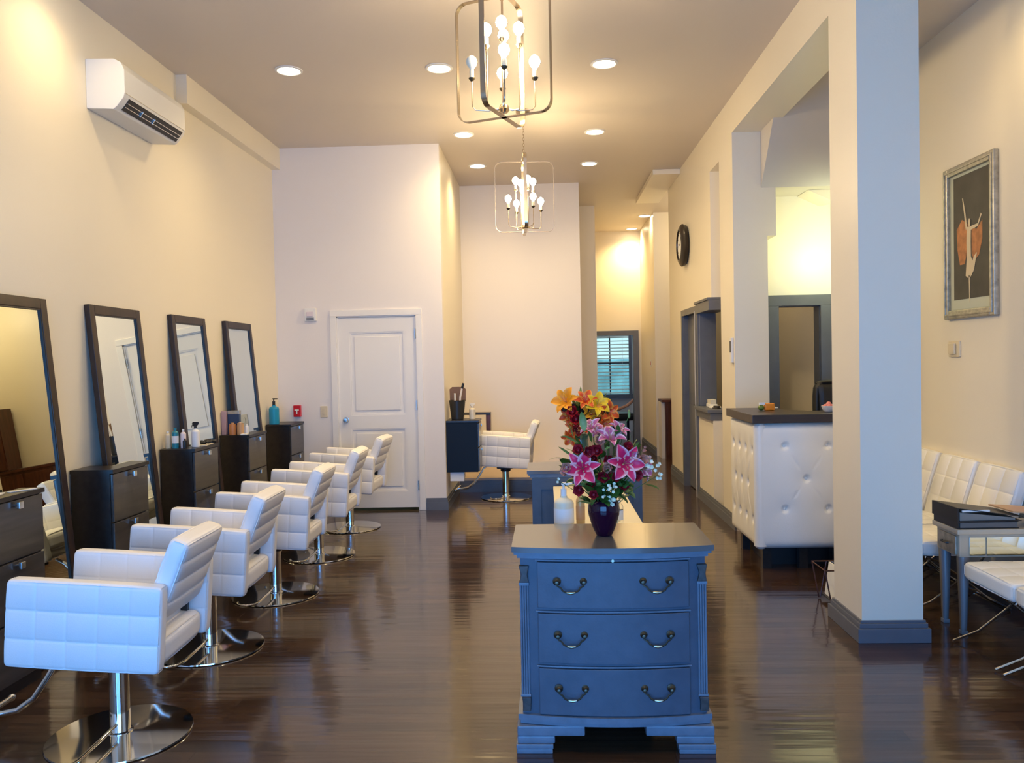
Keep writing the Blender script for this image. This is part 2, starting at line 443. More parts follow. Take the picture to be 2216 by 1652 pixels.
m = MB(); m.cyl((1.12, 16.95, .8), (1.12, 16.95, 2.0), .002); m.cyl((1.63, 16.95, .8), (1.63, 16.95, 2.0), .002); obj('blind_cord', m, PLASW, wn)

struct('wall_yard', B(-1, 4, 19.6, 19.7, 0, 1.52), mat('yard_fence', (.34, .42, .26), .7, var=.3, vscale=3))
struct('floor_yard', B(-1, 4.5, 17.6, 24, -.12, -.02), mat('yard_ground', (.35, .35, .28), .8))
# door casing into the far room
m = MB(); m.box(.86, .93, 14.46, 14.50, 0, 1.95); m.box(1.585, 1.68, 14.46, 14.64, 0, 1.95); m.box(.86, 1.68, 14.46, 14.64, 1.95, 2.03)
struct('door_3', m, SLATE)

# white door in the back wall
m = MB()
cw = .065
m.box(DX0-cw, DX0, YB-.018, YB, 0, DZ, bev=.004); m.box(DX1, DX1+cw, YB-.018, YB, 0, DZ, bev=.004)
m.box(DX0-cw, DX1+cw, YB-.018, YB, DZ, DZ+cw, bev=.004)
m.box(DX0-.006, DX0+.012, YB, YB+.11, 0, DZ); m.box(DX1-.012, DX1+.006, YB, YB+.11, 0, DZ); m.box(DX0, DX1, YB, YB+.11, DZ-.012, DZ)
d1 = struct('door_1', m, TRIMW)
def panel_door(x0, x1, z0, z1, y, panels, t=.035):
    """door leaf with raised panels; front face at y (towards -y)"""
    m = MB(); st = .115
    m.box(x0, x0+st, y, y+t, z0, z1); m.box(x1-st, x1, y, y+t, z0, z1)
    zs = [z0]+[p for q in panels for p in q]+[z1]
    for i in range(0, len(zs), 2): m.box(x0+st, x1-st, y, y+t, zs[i], zs[i+1])
    for (a, b) in panels:
        m.box(x0+st, x1-st, y+.014, y+t, a, b)
        g = .035
        m.prism([(x0+st, a), (x1-st, a), (x1-st-g*.4, a+g*.4), (x0+st+g*.4, a+g*.4)], 'y', y+.004, y+.02)
        m.prism([(x0+st, b), (x1-st, b), (x1-st-g*.4, b-g*.4), (x0+st+g*.4, b-g*.4)], 'y', y+.004, y+.02)
        m.prism([(x0+st, a), (x0+st+g*.4, a+g*.4), (x0+st+g*.4, b-g*.4), (x0+st, b)], 'y', y+.004, y+.02)
        m.prism([(x1-st, a), (x1-st-g*.4, a+g*.4), (x1-st-g*.4, b-g*.4), (x1-st, b)], 'y', y+.004, y+.02)
        m.box(x0+st+.05, x1-st-.05, y+.003, y+.03, a+.05, b-.05, bev=.006)
    return m
obj('door_leaf', panel_door(DX0+.012, DX1-.012, .03, DZ-.014, YB+.012, [(.20, .86), (1.0, 1.87)]), TRIMW, d1)
m = MB().lathe([(.0, -.06), (.02, -.058), (.028, -.045), (.026, -.03), (.012, -.022), (.012, -.006), (.03, -.004), (.03, 0)], 24,
               Matrix.Translation((DX0+.075, YB+.012, .955)) @ Matrix.Rotation(-PI/2, 4, 'X') @ Matrix.Scale(-1, 4, (0, 0, 1)))
m = MB().lathe([(.03, 0), (.03, .004), (.012, .006), (.012, .022), (.026, .03), (.028, .045), (.02, .058), (0, .06)], 24,
               Matrix.Translation((DX0+.075, YB+.012, .955)) @ Matrix.Rotation(PI/2, 4, 'X'))
obj('door_knob', m, STEEL, d1)
for z in (1.84, 1.10, .26):
    m = MB(); m.box(DX1-.016, DX1+.004, YB-.004, YB+.014, z-.05, z+.05); m.cyl((DX1-.006, YB-.006, z-.05), (DX1-.006, YB-.006, z+.05), .006, seg=8)
    obj('hinge', m, STEEL, d1)

# slate door and service window in the partition
m = MB()
m.box(XP-.022, XP, 8.84, 8.91, 0, 2.02); m.box(XP-.022, XP, 9.71, 9.78, 0, 2.02); m.box(XP-.022, XP, 8.84, 9.78, 2.02, 2.09)
m.box(XP, XP+PT, 8.90, 8.915, 0, 2.04); m.box(XP, XP+PT, 9.705, 9.72, 0, 2.04); m.box(XP, XP+PT, 8.90, 9.72, 2.025, 2.04)
d2 = struct('door_2', m, SLATE)
m = MB(); m.box(XP+.05, XP+.09, 8.915, 9.705, .01, 2.02); m.box(XP+.042, XP+.05, 9.03, 9.59, 1.12, 1.90, bev=.003); m.box(XP+.042, XP+.05, 9.03, 9.59, .15, .98, bev=.003)
obj('door_leaf', m, SLATE, d2)
m = MB(); m.cyl((XP+.05, 9.0, 1.0), (XP+.0, 9.0, 1.0), .011, seg=10); m.tube([(XP+.0, 9.0, 1.0), (XP+.0, 9.12, 1.0)], .009); m.lathe([(.026, 0), (.026, .006), (0, .007)], 16, Matrix.Translation((XP+.05, 9.0, 1.0)) @ Matrix.Rotation(-PI/2, 4, 'Y'))
obj('door_handle', m, BLACK, d2)
m = MB(); m.box(XP-.026, XP+.004, 8.905, 8.913, 0, 2.04); obj('door_stop', m, TRIMW, d2)
m = MB()
m.box(XP-.03, XP+PT, 8.095, 8.80, 2.0, 2.0995); m.box(XP-.045, XP+.12, 8.09, 8.82, 2.10, 2.125, bev=.004)
m.box(XP-.022, XP, 8.74, 8.80, 1.012, 1.998); m.box(XP+.001, XP+PT, 8.72, 8.74, 1.012, 1.998)
wn2 = struct('window_2', m, SLATE)
m = MB(); m.box(XP-.06, XP+PT, 8.08, 8.83, .975, 1.01, bev=.005); m.box(XP-.03, XP+.11, 8.095, 8.81, .90, .974, bev=.004)
obj('window_sill', m, SLATE, wn2)
# casing of the opening behind the desk
m = MB(); m.box(2.55, 2.665, 7.565, 7.6, 0, 1.99, bev=.004); m.box(2.065, 2.17, 7.565, 7.6, 0, 1.99, bev=.004); m.box(2.065, 2.665, 7.565, 7.6, 1.99, 2.09, bev=.004)
m.box(2.545, 2.56, 7.6, 7.75, 0, 2.0); m.box(2.16, 2.175, 7.6, 7.75, 0, 2.0); m.box(2.16, 2.56, 7.6, 7.75, 1.985, 2.0)
struct('door_4', m, SLATE)

# shop front behind the viewer: piers, low sill, head, glazing bars
m = MB()
m.box(XL, XR, YF-T, YF, 2.3, ZC); m.box(XL, XR, YF-T, YF, 0, .2)
m.box(XL, XL+.45, YF-T, YF, .2, 2.3); m.box(1.45, XR, YF-T, YF, .2, 2.3)
struct('wall_front', m, WALL)
m = MB()
for x in (-1.1, .2): m.box(x-.025, x+.025, YF-.10, YF-.04, .2, 2.3)
struct('window_3', m, BLACK)

# ================================================================== ceiling lights
DL = [(-1.905, 6.16, 'left of the three in the nearest visible row'), (-.76, 6.22, 'middle of the three in the nearest visible row'),
      (.50, 6.25, 'right of the three in the nearest visible row'), (-.755, 8.05, 'left one of the second row, near the door wall'),
      (.545, 8.1, 'right one of the second row'), (-.725, 9.35, 'left one over the alcove, beside its bright wall streak'),
      (.56, 9.4, 'right one over the alcove'), (1.63, 12.95, 'small one deep in the back hall'),
      (-2.45, 4.45, 'added above the nearest mirrors, out of frame'), (-.7, 2.4, 'added unseen overhead near the shop front'), (-2.45, 2.6, 'added unseen above the left wall near the shop front'),  # extra downlights out of view, added to light the near walls
      (2.38, 4.6, 'added unseen beside the pillar over the waiting chairs'), (2.38, 2.6, 'added unseen over the waiting chairs near the shop front'), (.7, 2.4, 'added unseen overhead right of the first chandelier'),  # more unseen downlights, added for their light on the right side
      (1.56, 14.2, 'farthest one, washing the end wall of the hall')]
LAMPS = []
def ceil_light(x, y, z=ZC):
    m = MB().lathe([(.105, 0), (.105, -.006), (.088, -.010), (.080, -.004), (.080, 0)], 32, cap=False)
    t = thing('ceiling_light', '', 'ceiling light', (x, y, z), 0, 'recessed ceiling lights')
    obj('trim_ring', m, PLASW, t)
    obj('lens', MB().lathe([(.081, -.002), (.081, -.006), (0, -.0065)], 32), CANLIT, t)
    return t
cl0 = None
for i, (x, y, lb) in enumerate(DL):
    if 7 < i < 14 and i != 8: pass
    L = 'round recessed ceiling light, lit, '+lb
    if cl0 is None: cl0 = ceil_light(x, y); cl0['label'] = L
    else: dup(cl0, (x, y, ZC), 0, L)

def lamp(kind, name, loc, energy, color, size=.1, spot=None, rot=None, blend=.6, sy=None):
    d = bpy.data.lights.new(name, kind); d.energy = energy; d.color = color
    if kind in ('POINT', 'SPOT'): d.shadow_soft_size = size
    if kind == 'SPOT': d.spot_size = spot; d.spot_blend = blend
    if kind == 'AREA': d.size = size; d.shape = 'DISK' if sy is None else 'RECTANGLE'
    if sy is not None: d.size_y = sy
    o = bpy.data.objects.new(name, d); COL.objects.link(o); o.location = loc
    if rot: o.rotation_euler = rot
    return o
WARM = (1.0, .72, .33)
for i, (x, y, lb) in enumerate(DL):
    e = 66
    if i in (9, 13, 12): e = 30
    if i == 11: e = 50
    if i in (8, 10): e = 45
    if i in (5,): e = 90
    if i == 14: e = 190
    if i == 7: e = 35
    if i in (6, 4): e = 60
    lamp('SPOT', 'downlight_beam', (x, y, ZC-.02), e, WARM, .07, spot=2.5, blend=.9)

# chandeliers: two crossed rounded straps around a cluster of candle lamps
def strap(ax_ang, W, H, thick=.004, wide=.028, r=.06):
    pts = []; hw = W/2; n = 6
    for (cx, cz, a0) in ((hw-r, r, -PI/2), (hw-r, H-r, 0), (-hw+r, H-r, PI/2), (-hw+r, r, PI)):
        for i in range(n+1):
            a = a0+PI/2*i/n; pts.append((cx+r*math.cos(a), cz+r*math.sin(a)))
    b = MB(); ring = []
    c, s_ = math.cos(ax_ang), math.sin(ax_ang)
    N = len(pts)
    cen = (0, H/2)
    for i, (u, z) in enumerate(pts):
        p0, p1 = pts[i-1], pts[(i+1) % N]; d = Vector((p1[0]-p0[0], p1[1]-p0[1])).normalized(); nn = Vector((d.y, -d.x))
        row = []
        for (o_, w_) in ((-1, -1), (1, -1), (1, 1), (-1, 1)):
            uu = u+nn.x*o_*thick/2; zz = z+nn.y*o_*thick/2; v = w_*wide/2
            row.append(b.bm.verts.new((uu*c-v*s_, uu*s_+v*c, zz)))
        ring.append(row)
    for i in range(N):
        a, d = ring[i], ring[(i+1) % N]
        for k in range(4): b.bm.faces.new([a[k], a[(k+1) % 4], d[(k+1) % 4], d[k]])
    bmesh.ops.recalc_face_normals(b.bm, faces=b.bm.faces[:])
    return b
def chandelier(loc, rz, label, unlit):
    t = thing('chandelier', label, 'chandelier', loc, rz, 'caged candle chandeliers')
    W, H = .53, .63
    obj('cage_strap', strap(0, W, H), NICKEL, t); obj('cage_strap', strap(PI/2, W*.98, H+.03), NICKEL, t)
    rod = ZC-loc[2]
    m = MB().cyl((0, 0, .02), (0, 0, H+.05), .006); m.lathe([(.02, -.005), (.03, .01), (.024, .03), (.008, .045)], 16, Matrix.Translation((0, 0, .03)))
    m.lathe([(.012, 0), (.028, .015), (.02, .05), (.006, .07)], 16, Matrix.Translation((0, 0, H-.02)))
    obj('stem', m, NICKEL, t)
    m = MB(); z = H+.06; k = 0
    while z < rod-.06:
        a = 0 if k % 2 else PI/2
        pts = [(math.cos(q)*.008*math.cos(a), math.cos(q)*.008*math.sin(a), z+.013+math.sin(q)*.016) for q in [2*PI*i/10 for i in range(10)]]
        m.tube(pts, .0022, 6, closed=True); z += .026; k += 1
    obj('chain', m, NICKEL, t)
    obj('canopy', MB().lathe([(0, rod-.06), (.02, rod-.055), (.03, rod-.03), (.062, rod-.02), (.065, rod)], 24), NICKEL, t)
    n = 0
    for tier, (rad, zs, cnt, a0) in enumerate(((.165, .20, 4, PI/4-.35), (.085, .37, 4, .35))):
        for i in range(cnt):
            a = a0+2*PI*i/cnt; x, y = rad*math.cos(a), rad*math.sin(a)
            m = MB(); m.tube([(0, 0, .05), (x*.5, y*.5, .035), (x*.9, y*.9, .04), (x, y, .06), (x, y, zs)], .0035, 8)
            arm = obj('arm', m, NICKEL, t)
            m = MB().lathe([(.006, zs-.012), (.016, zs), (.018, zs+.006), (.011, zs+.008)], 14, Matrix.Translation((x, y, 0)))
            obj('socket_cup', m, BRONZE, arm)
            obj('candle_sleeve', MB().lathe([(.011, zs+.006), (.011, zs+.045), (.006, zs+.048)], 14, Matrix.Translation((x, y, 0))), CANDLE, arm)
            m = MB().lathe([(.008, zs+.045), (.010, zs+.052), (.025, zs+.072), (.030, zs+.088), (.024, zs+.108), (.008, zs+.122), (0, zs+.125)], 16, Matrix.Translation((x, y, 0)))
            obj('bulb', m, BULBOFF if n == unlit else BULB, arm); n += 1
    return t
chandelier((-.185, 4.27, 2.815), -.36, 'large brushed metal cage chandelier nearest the viewer, cut by the top edge', 2)
chandelier((-.15, 7.35, 2.70), .06, 'smaller looking cage chandelier farther back in front of the alcove wall', -1)
for (x, y, z) in ((-.185, 4.27, 3.12), (-.15, 7.35, 3.0)):
    lamp('POINT', 'chandelier_glow', (x, y, z), 60, (1, .72, .36), .09)
# light of the room behind the reception desk, of the side room and of the far hall
lamp('AREA', 'reception_wall_light', (2.64, 6.95, 2.45), 7, (.95, 1.0, .60), .25, rot=(PI/2, 0, .15))
lamp('POINT', 'side_room_light', (2.4, 9.2, 3.3), 14, (1, .85, .6), .1)
lamp('POINT', 'far_room_light', (2.4, 15.8, 3.2), 30, (.75, .85, 1), .1)
lamp('POINT', 'side_corridor_light', (2.6, 11.6, 3.4), 35, (1, .8, .5), .1)

# ================================================================== air conditioner
t = thing('air_conditioner', 'white wall-mounted air conditioner with dark louvre high on the left wall', 'air conditioner', (XL, 5.35, 3.14))
m = MB().prism([(0, .01), (.17, 0), (.195, .02), (.235, .07), (.245, .10), (.245, .24), (.225, .285), (.18, .31), (0, .315)], 'y', -.43, .41, bev=.006)
obj('casing', m, PLASAC, t)
m = MB().prism([(.192, .010), (.243, .085), (.2435, .0865), (.1925, .0085)], 'y', -.36, .38)
m = MB(); A, Bp = Vector((.189, 0, .012)), Vector((.240, 0, .078)); nrm = Vector((.79, 0, -.61)).normalized()
def slab(m, t0, t1, y0, y1, h0, h1):
    p = [A.lerp(Bp, t0), A.lerp(Bp, t1)]
    pts = []
    for yy in (y0, y1):
        for (q, h) in ((p[0], h0), (p[1], h0), (p[1], h1), (p[0], h1)): pts.append(q+nrm*h+Vector((0, yy, 0)))
    m.hexa([pts[0], pts[1], pts[5], pts[4], pts[3], pts[2], pts[6], pts[7]])
slab(m, 0, 1, -.37, .37, -.004, .003)
bmesh.ops.recalc_face_normals(m.bm, faces=m.bm.faces[:])
vent = obj('air_outlet', m, BLACK, t)
for tt in (.30, .62):
    m = MB(); slab(m, tt, tt+.05, -.365, .365, .003, .008)
    bmesh.ops.recalc_face_normals(m.bm, faces=m.bm.faces[:]); obj('louvre', m, STEEL, vent)
m = MB()
for yy in (-.18, -.02): slab(m, .25, .72, yy, yy+.008, .003, .010)
bmesh.ops.recalc_face_normals(m.bm, faces=m.bm.faces[:]); obj('louvre_link', m, STEEL, vent)
m = MB().box(.2455, .2475, -.42, .40, .095, .098); obj('front_seam', m, BEIGE, t)

# ================================================================== styling stations
CABY = [3.735, 4.81, 5.915, 6.99, 8.13]
MIRY = [(3.775, 4.425), (4.82, 5.47), (5.906, 6.541), (6.921, 7.582)]
names = ['nearest', 'second', 'third', 'fourth', 'farthest']
def station(yc, notch, label):
    """low drawer cabinet; where the leaning mirror passes behind it its back is cut to clear the glass"""
    t = thing('styling_cabinet', label, 'cabinet', (XL, yc, 0), 0, 'dark styling cabinets along the left wall')
    xf = .262; y0, y1 = -.21, .21
    n = None if notch is None else notch-yc
    m = MB()
    zt = .93
    if n is None: m.box(.01, xf-.018, y0, y1, .06, zt)
    else:
        m.box(.01, xf-.018, y0, n, .06, zt)
        m.hexa([(.215, n, .06), (xf-.018, n, .06), (xf-.018, y1, .06), (.215, y1, .06), (.145, n, zt), (xf-.018, n, zt), (xf-.018, y1, zt), (.145, y1, zt)])
    m.box(.235 if n is not None else .03, xf-.03, y0+.02, y1-.02, 0, .06)
    obj('body', m, ESP, t)
    m = MB()
    if n is None: m.box(.01, xf+.006, y0-.006, y1+.006, zt, zt+.022, bev=.003)
    else: m.prism([(.01, y0-.006), (xf+.006, y0-.006), (xf+.006, y1+.006), (.148, y1+.006), (.148, n), (.01, n)], 'z', zt, zt+.022)
    obj('worktop', m, ESP, t)
    for i in range(3):
        z1 = zt-.006-i*.288; z0 = z1-.280
        d = obj('drawer', B(xf-.018, xf, y0+.004, y1-.004, z0, z1, bev=.003), DRW, t)
        m = MB(); m.cyl((xf, 0, z1-.022), (xf+.018, 0, z1-.022), .006, seg=10); m.box(xf+.014, xf+.030, -.017, .017, z1-.040, z1-.006, bev=.003)
        obj('knob', m, STEEL, d)
    return t
for i, yc in enumerate(CABY):
    lb = {0: 'dark drawer cabinet at the left edge of the photo, papers on top', 1: 'dark drawer cabinet with bare top in front of the second leaning mirror',
          2: 'dark drawer cabinet with spray bottle and small bottles on top', 3: 'dark drawer cabinet with tan jars and a blue box on top',
          4: 'dark drawer cabinet in the corner beside the red box on the wall'}[i]
    station(yc, (MIRY[i][0]-.012 if i < 4 else None) if i != 0 else MIRY[0][0]-.012, lb)
LEAN = math.atan(.083)
def leaning_mirror(y0, y1, label):
    w_ = y1-y0; Hh = 1.94
    t = thing('leaning_mirror', label, 'mirror', (XL+.185, (y0+y1)/2, 0), .026, 'leaning framed mirrors on the left wall')
    R = Matrix.Translation((0, 0, .004)) @ Matrix.Rotation(-LEAN, 4, 'Y')
    f = .058; d = .035
    m = MB()
    for (a, b, c, e) in ((-w_/2, -w_/2+f, 0, Hh), (w_/2-f, w_/2, 0, Hh), (-w_/2+f, w_/2-f, Hh-f, Hh), (-w_/2+f, w_/2-f, 0, f)):
        m.box(-d, 0, a, b, c, e, bev=.004, M=R)
    obj('frame', m, FRAMEW, t)
    obj('glass', B(-d+.008, -.012, -w_/2+f-.006, w_/2-f+.006, f-.006, Hh-f+.006, M=R), MIRROR, t)
    m = MB()
    g = .007
    for (a, b, c, e) in ((-w_/2+f, -w_/2+f+g, f, Hh-f), (w_/2-f-g, w_/2-f, f, Hh-f), (-w_/2+f+g, w_/2-f-g, Hh-f-g, Hh-f), (-w_/2+f+g, w_/2-f-g, f, f+g)):
        m.box(-.012, -.004, a, b, c, e, M=R)
    obj('inner_bevel', m, BLACK, t)
    return t
ml = ['tall dark-framed leaning mirror cut by the left edge of the photo', 'tall dark-framed leaning mirror second from the left, reflecting the white door hinges',
      'tall dark-framed leaning mirror behind the spray bottle cabinet', 'tall dark-framed leaning mirror farthest back, beside the turquoise bottle']
for (a, b), l in zip(MIRY, ml): leaning_mirror(a, b, l)

# ================================================================== styling chairs
def styling_chair():
    t = thing('styling_chair', '', 'salon chair', (0, 0, 0), 0, 'white quilted styling chairs')
    zc = .545
    Tm = Matrix.Translation((0, 0, zc)) @ Matrix.Rotation(.075, 4, 'Y') @ Matrix.Translation((0, 0, -zc))
    L, W, a = .60, .55, .072
    for sgn in (-1, 1):
        y0, y1 = (W/2-a, W/2) if sgn > 0 else (-W/2, -W/2+a)
        m = MB().quilt(-L/2, L/2, y0, y1, .375, .715, .018, sx=[-L/2+L*k/5 for k in range(1, 5)], sz=[.375+.34*k/3 for k in (1, 2)], depth=.0042, wd=.006, M=Tm, puff=.003, face=1)
        obj('armrest', m, VINYL, t, sharp=1.2)
    iw = W/2-a-.004
    m = MB().quilt(-.29, .20, -iw, iw, .43, .545, .035, depth=.004, M=Tm, puff=.012)
    obj('seat', m, VINYL, t, sharp=1.2)
    m = MB().quilt(-.27, .285, -iw, iw, .378, .49, .03, M=Tm, puff=.006)
    obj('seat_base', m, VINYL, t, sharp=1.2)
    # backrest: tilted panel between the arms
    Bm = Tm @ Matrix.Translation((.232, 0, .560)) @ Matrix.Rotation(.30, 4, 'Y')
    m = MB().quilt(-.04, .04, -iw, iw, 0, .335, .022, sz=[.084, .168, .252], depth=.0055, wd=.006, M=Bm, puff=.005, face=0)
    obj('backrest', m, VINYL, t, sharp=1.2)
    for s in (-1, 1): obj('back_bracket', B(.15, .235, s*(iw-.035)-.012, s*(iw-.035)+.012, .47, .60, M=Tm), BLACK, t)
    m = MB().box(-.09, .09, -.09, .09, .335, .385, bev=.008); m.lathe([(.052, .30), (.058, .31), (.058, .335), (.03, .345)], 24)
    m.box(-.05, .13, -.012, .012, .35, .362)
    obj('mechanism', m, BLACK, t)
    m = MB().lathe([(.050, .016), (.050, .022), (.040, .026), (.040, .29), (.046, .292), (.046, .302), (.028, .304), (.028, .34)], 32)
    obj('column', m, CHROME, t)
    m = MB().lathe([(0, 0), (.278, 0), (.285, .004), (.283, .010), (.20, .014), (.06, .019), (0, .019)], 64)
    obj('base_plate', m, CHROME, t)
    m = MB(); 
    path = [(-.20, 0, .37), (-.25, 0, .33), (-.30, 0, .25), (-.36, 0, .165), (-.43, 0, .115), (-.50, 0, .10), (-.55, 0, .105)]
    m.tube(path, .013, 12)
    m.tube([(-.55, -.15, .107), (-.55, .15, .107)], .013, 12)
    for s in (-1, 1): m.sphere((-.55, s*.15, .107), .016)
    obj('footrest', m, CHROME, t)
    m = MB(); m.tube([(.0, -.035, .06), (.0, -.16, .055), (-.005, -.32, .05), (-.02, -.385, .05), (-.06, -.41, .05), (-.11, -.395, .05), (-.13, -.36, .055)], .008, 10)
    obj('pump_pedal', m, CHROME, t)
    return t
CH = [(-1.81, 3.29, .035, 'white quilted salon chair nearest the viewer, at the lower left corner'),
      (-1.86, 4.32, .03, 'white quilted salon chair second from the front in the left row'),
      (-1.835, 5.33, .03, 'white quilted salon chair in the middle of the left row'),
      (-1.845, 6.42, .02, 'white quilted salon chair fourth from the front in the left row'),
      (-1.855, 7.50, -.05, 'white quilted salon chair at the far end of the left row, by the white door'),
      (-.46, 9.05, -.06, 'white quilted salon chair standing alone in the back alcove')]
c0 = styling_chair()
for i, (x, y, r, lb) in enumerate(CH):
    if i == 0: c0.location = (x, y, 0); c0.rotation_euler = (0, 0, r); c0['label'] = lb
    else: dup(c0, (x, y, 0), r, lb)

# ================================================================== blue-grey dressers
def bow(x, hw, d):  # forward swell of the front
    return -d*(1-(x/hw)**2)
def bowslab(m, hw, y, d, z0, z1, back, n=14, flat=0):
    pts = [(-hw+2*hw*i/n, y+bow(-hw+2*hw*i/n, hw, d)) for i in range(n+1)]
    m.prism(pts+[(hw, back), (-hw, back)], 'z', z0, z1)
def dresser(loc, rz, label):
    t = thing('dresser', label, 'dresser', loc, rz, 'blue grey bow-front dressers')
    D = .41
    m = MB(); hw = .36
    bowslab(m, hw, .015, .035, .135, .765, D); obj('case', m, BLUEG, t)
    m = MB(); bowslab(m, .392, -.010, .045, .790, .812, D+.01)
    top = obj('top', m, TOPG, t)
    m = MB(); bowslab(m, .384, 0, .042, .778, .790, D); bowslab(m, .372, .008, .040, .764, .778, D)
    obj('top_moulding', m, BLUEG2, t)
    for i, (z0, z1) in enumerate(((.572, .752), (.356, .550), (.152, .334))):
        m = MB(); h2 = .293
        n = 14; dd = .035*(1-(h2/.36)**2)
        pts = [(-h2+2*h2*k/n, .015+bow(-h2+2*h2*k/n, hw, .035)-.016) for k in range(n+1)]
        pb = [(p[0], p[1]+.018) for p in pts][::-1]
        m.prism(pts+pb, 'z', z0, z1, bev=.0025)
        d = obj('drawer', m, BLUEG, t)
        m = MB()
        for q in (z1+.006,):
            pts2 = [(-.30+.6*k/n, .015+bow(-.30+.6*k/n, hw, .035)-.008) for k in range(n+1)]
            m.tube([(a, b, q) for a, b in pts2], .004, 8)
        obj('bead_moulding', m, BLUEG2, t)
        for sx in (-1, 1):
            hx = sx*.165; yy = .015+bow(hx, hw, .035)-.016; zz = (z0+z1)/2+.018
            m = MB()
            for s in (-1, 1):
                m.lathe([(.016, 0), (.016, .003), (.010, .006), (.005, .012), (.005, .02), (.009, .023), (.007, .029), (0, .031)], 16,
                        Matrix.Translation((hx+s*.052, yy, zz)) @ Matrix.Rotation(PI/2, 4, 'X'))
            bail = [(hx-.052, yy-.021, zz), (hx-.050, yy-.024, zz-.012), (hx-.038, yy-.026, zz-.018), (hx-.030, yy-.027, zz-.030), (hx-.016, yy-.028, zz-.037),
                    (hx, yy-.028, zz-.039), (hx+.016, yy-.028, zz-.037), (hx+.030, yy-.027, zz-.030), (hx+.038, yy-.026, zz-.018), (hx+.050, yy-.024, zz-.012), (hx+.052, yy-.021, zz)]
            m.tube(bail, .0035, 8)
            pull = obj('drawer_pull', m, BRONZE, d)
            m = MB().tube(bail[4:7], .0058, 10, radii=[.004, .0062, .004]); obj('pull_grip', m, BRIGHTBR, pull)
    # lock
    obj('keyhole', MB().lathe([(.006, 0), (.006, .002), (0, .002)], 12, Matrix.Translation((0, -.0335, .759)) @ Matrix.Rotation(PI/2, 4, 'X')), BRIGHTBR, t)
    # canted corner posts with fluted pilasters
    for s in (-1, 1):
        m = MB()
        x = s*.346; y = .012
        m.box(x-.020, x+.020, y-.012, y+.02, .215, .225, bev=.002); m.box(x-.020, x+.020, y-.012, y+.02, .655, .668, bev=.002)
        for k in range(4): m.cyl((x-.0135+k*.009, y-.004, .225), (x-.0135+k*.009, y-.004, .655), .0042, seg=8)
        obj('fluted_column', m, BLUEG2, t)
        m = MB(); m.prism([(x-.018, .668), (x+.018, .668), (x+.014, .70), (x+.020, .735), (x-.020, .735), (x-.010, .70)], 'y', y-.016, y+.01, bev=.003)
        obj('carved_corbel', m, WORNSHADE, t); m = MB()
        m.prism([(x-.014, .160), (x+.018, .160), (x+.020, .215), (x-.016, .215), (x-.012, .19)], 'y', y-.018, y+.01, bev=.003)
        obj('carved_corbel', m, WORNSHADE, t)
    m = MB(); bowslab(m, .378, 0, .045, .125, .148, D+.005); bowslab(m, .370, .006, .042, .110, .125, D)
    obj('base_moulding', m, BLUEG2, t)
    for s in (-1, 1):
        for yf, front in ((0, True), (D-.06, False)):
            m = MB()
            if front:
                x0, x1 = (s*.383, s*.118)
                xs = sorted((x0, x1)); m.box(xs[0], xs[1], -.022, .05, .068, .108, bev=.006)
                xs = sorted((x0, s*.235)); m.box(xs[0], xs[1], -.020, .05, .038, .068, bev=.006)
                xs = sorted((s*.388, s*.242)); m.box(xs[0], xs[1], -.026, .05, .018, .038, bev=.004)
                xs = sorted((s*.386, s*.245)); m.box(xs[0], xs[1], -.024, .05, 0, .018, bev=.003)
            else:
                xs = sorted((s*.375, s*.30)); m.box(xs[0], xs[1], yf, yf+.06, 0, .11, bev=.004)
            obj('bracket_foot', m, BLUEG2 if front else BLUEG, t)
    for s in (-1, 1):
        xs = sorted((s*.372, s*.352)); obj('side_rail', B(xs[0], xs[1], .04, D-.05, .06, .112), BLUEG, t)
    return t
dr = dresser((.248, 3.145, 0), -.006, 'blue grey bow-front dresser with three drawers in the foreground under the purple vase')
d2_ = dresser((.262, 5.72, 0), PI, 'blue grey dresser seen from behind, second one, under the orange bouquet')
# plain panelled back of the far dresser facing the viewer
for o in [o for o in d2_.children]:
    pass
m = MB(); m.box(-.36, .36, .405, .425, .0, .765); m.box(-.345, -.30, .424, .434, .02, .76); m.box(.30, .345, .424, .434, .02, .76); m.box(-.30, .30, .424, .434, .69, .76)
obj('back_panel', m, BLUEG, d2_)

# retail unit between the dressers
t = thing('display_unit', 'cream topped display unit standing between the two blue dressers', 'display unit', (.255, 4.39, 0))
obj('carcass', B(-.20, .20, -.78, .78, 0, .70), BLUEG, t)
obj('top', B(-.215, .215, -.80, .80, .70, .725, bev=.004), CREAM, t)
m = MB()
for (x, y, w_, h_) in ((.10, -.30, .05, .07), (.10, -.52, .04, .04), (.15, -.53, .03, .04), (.12, -.1, .05, .05)): m.box(x-w_/2, x+w_/2, y-h_/2, y+h_/2, .7252, .7262)
obj('price_cards', m, mat('grey_print', (.35, .36, .33), .6), t, label='small grey printed cards')

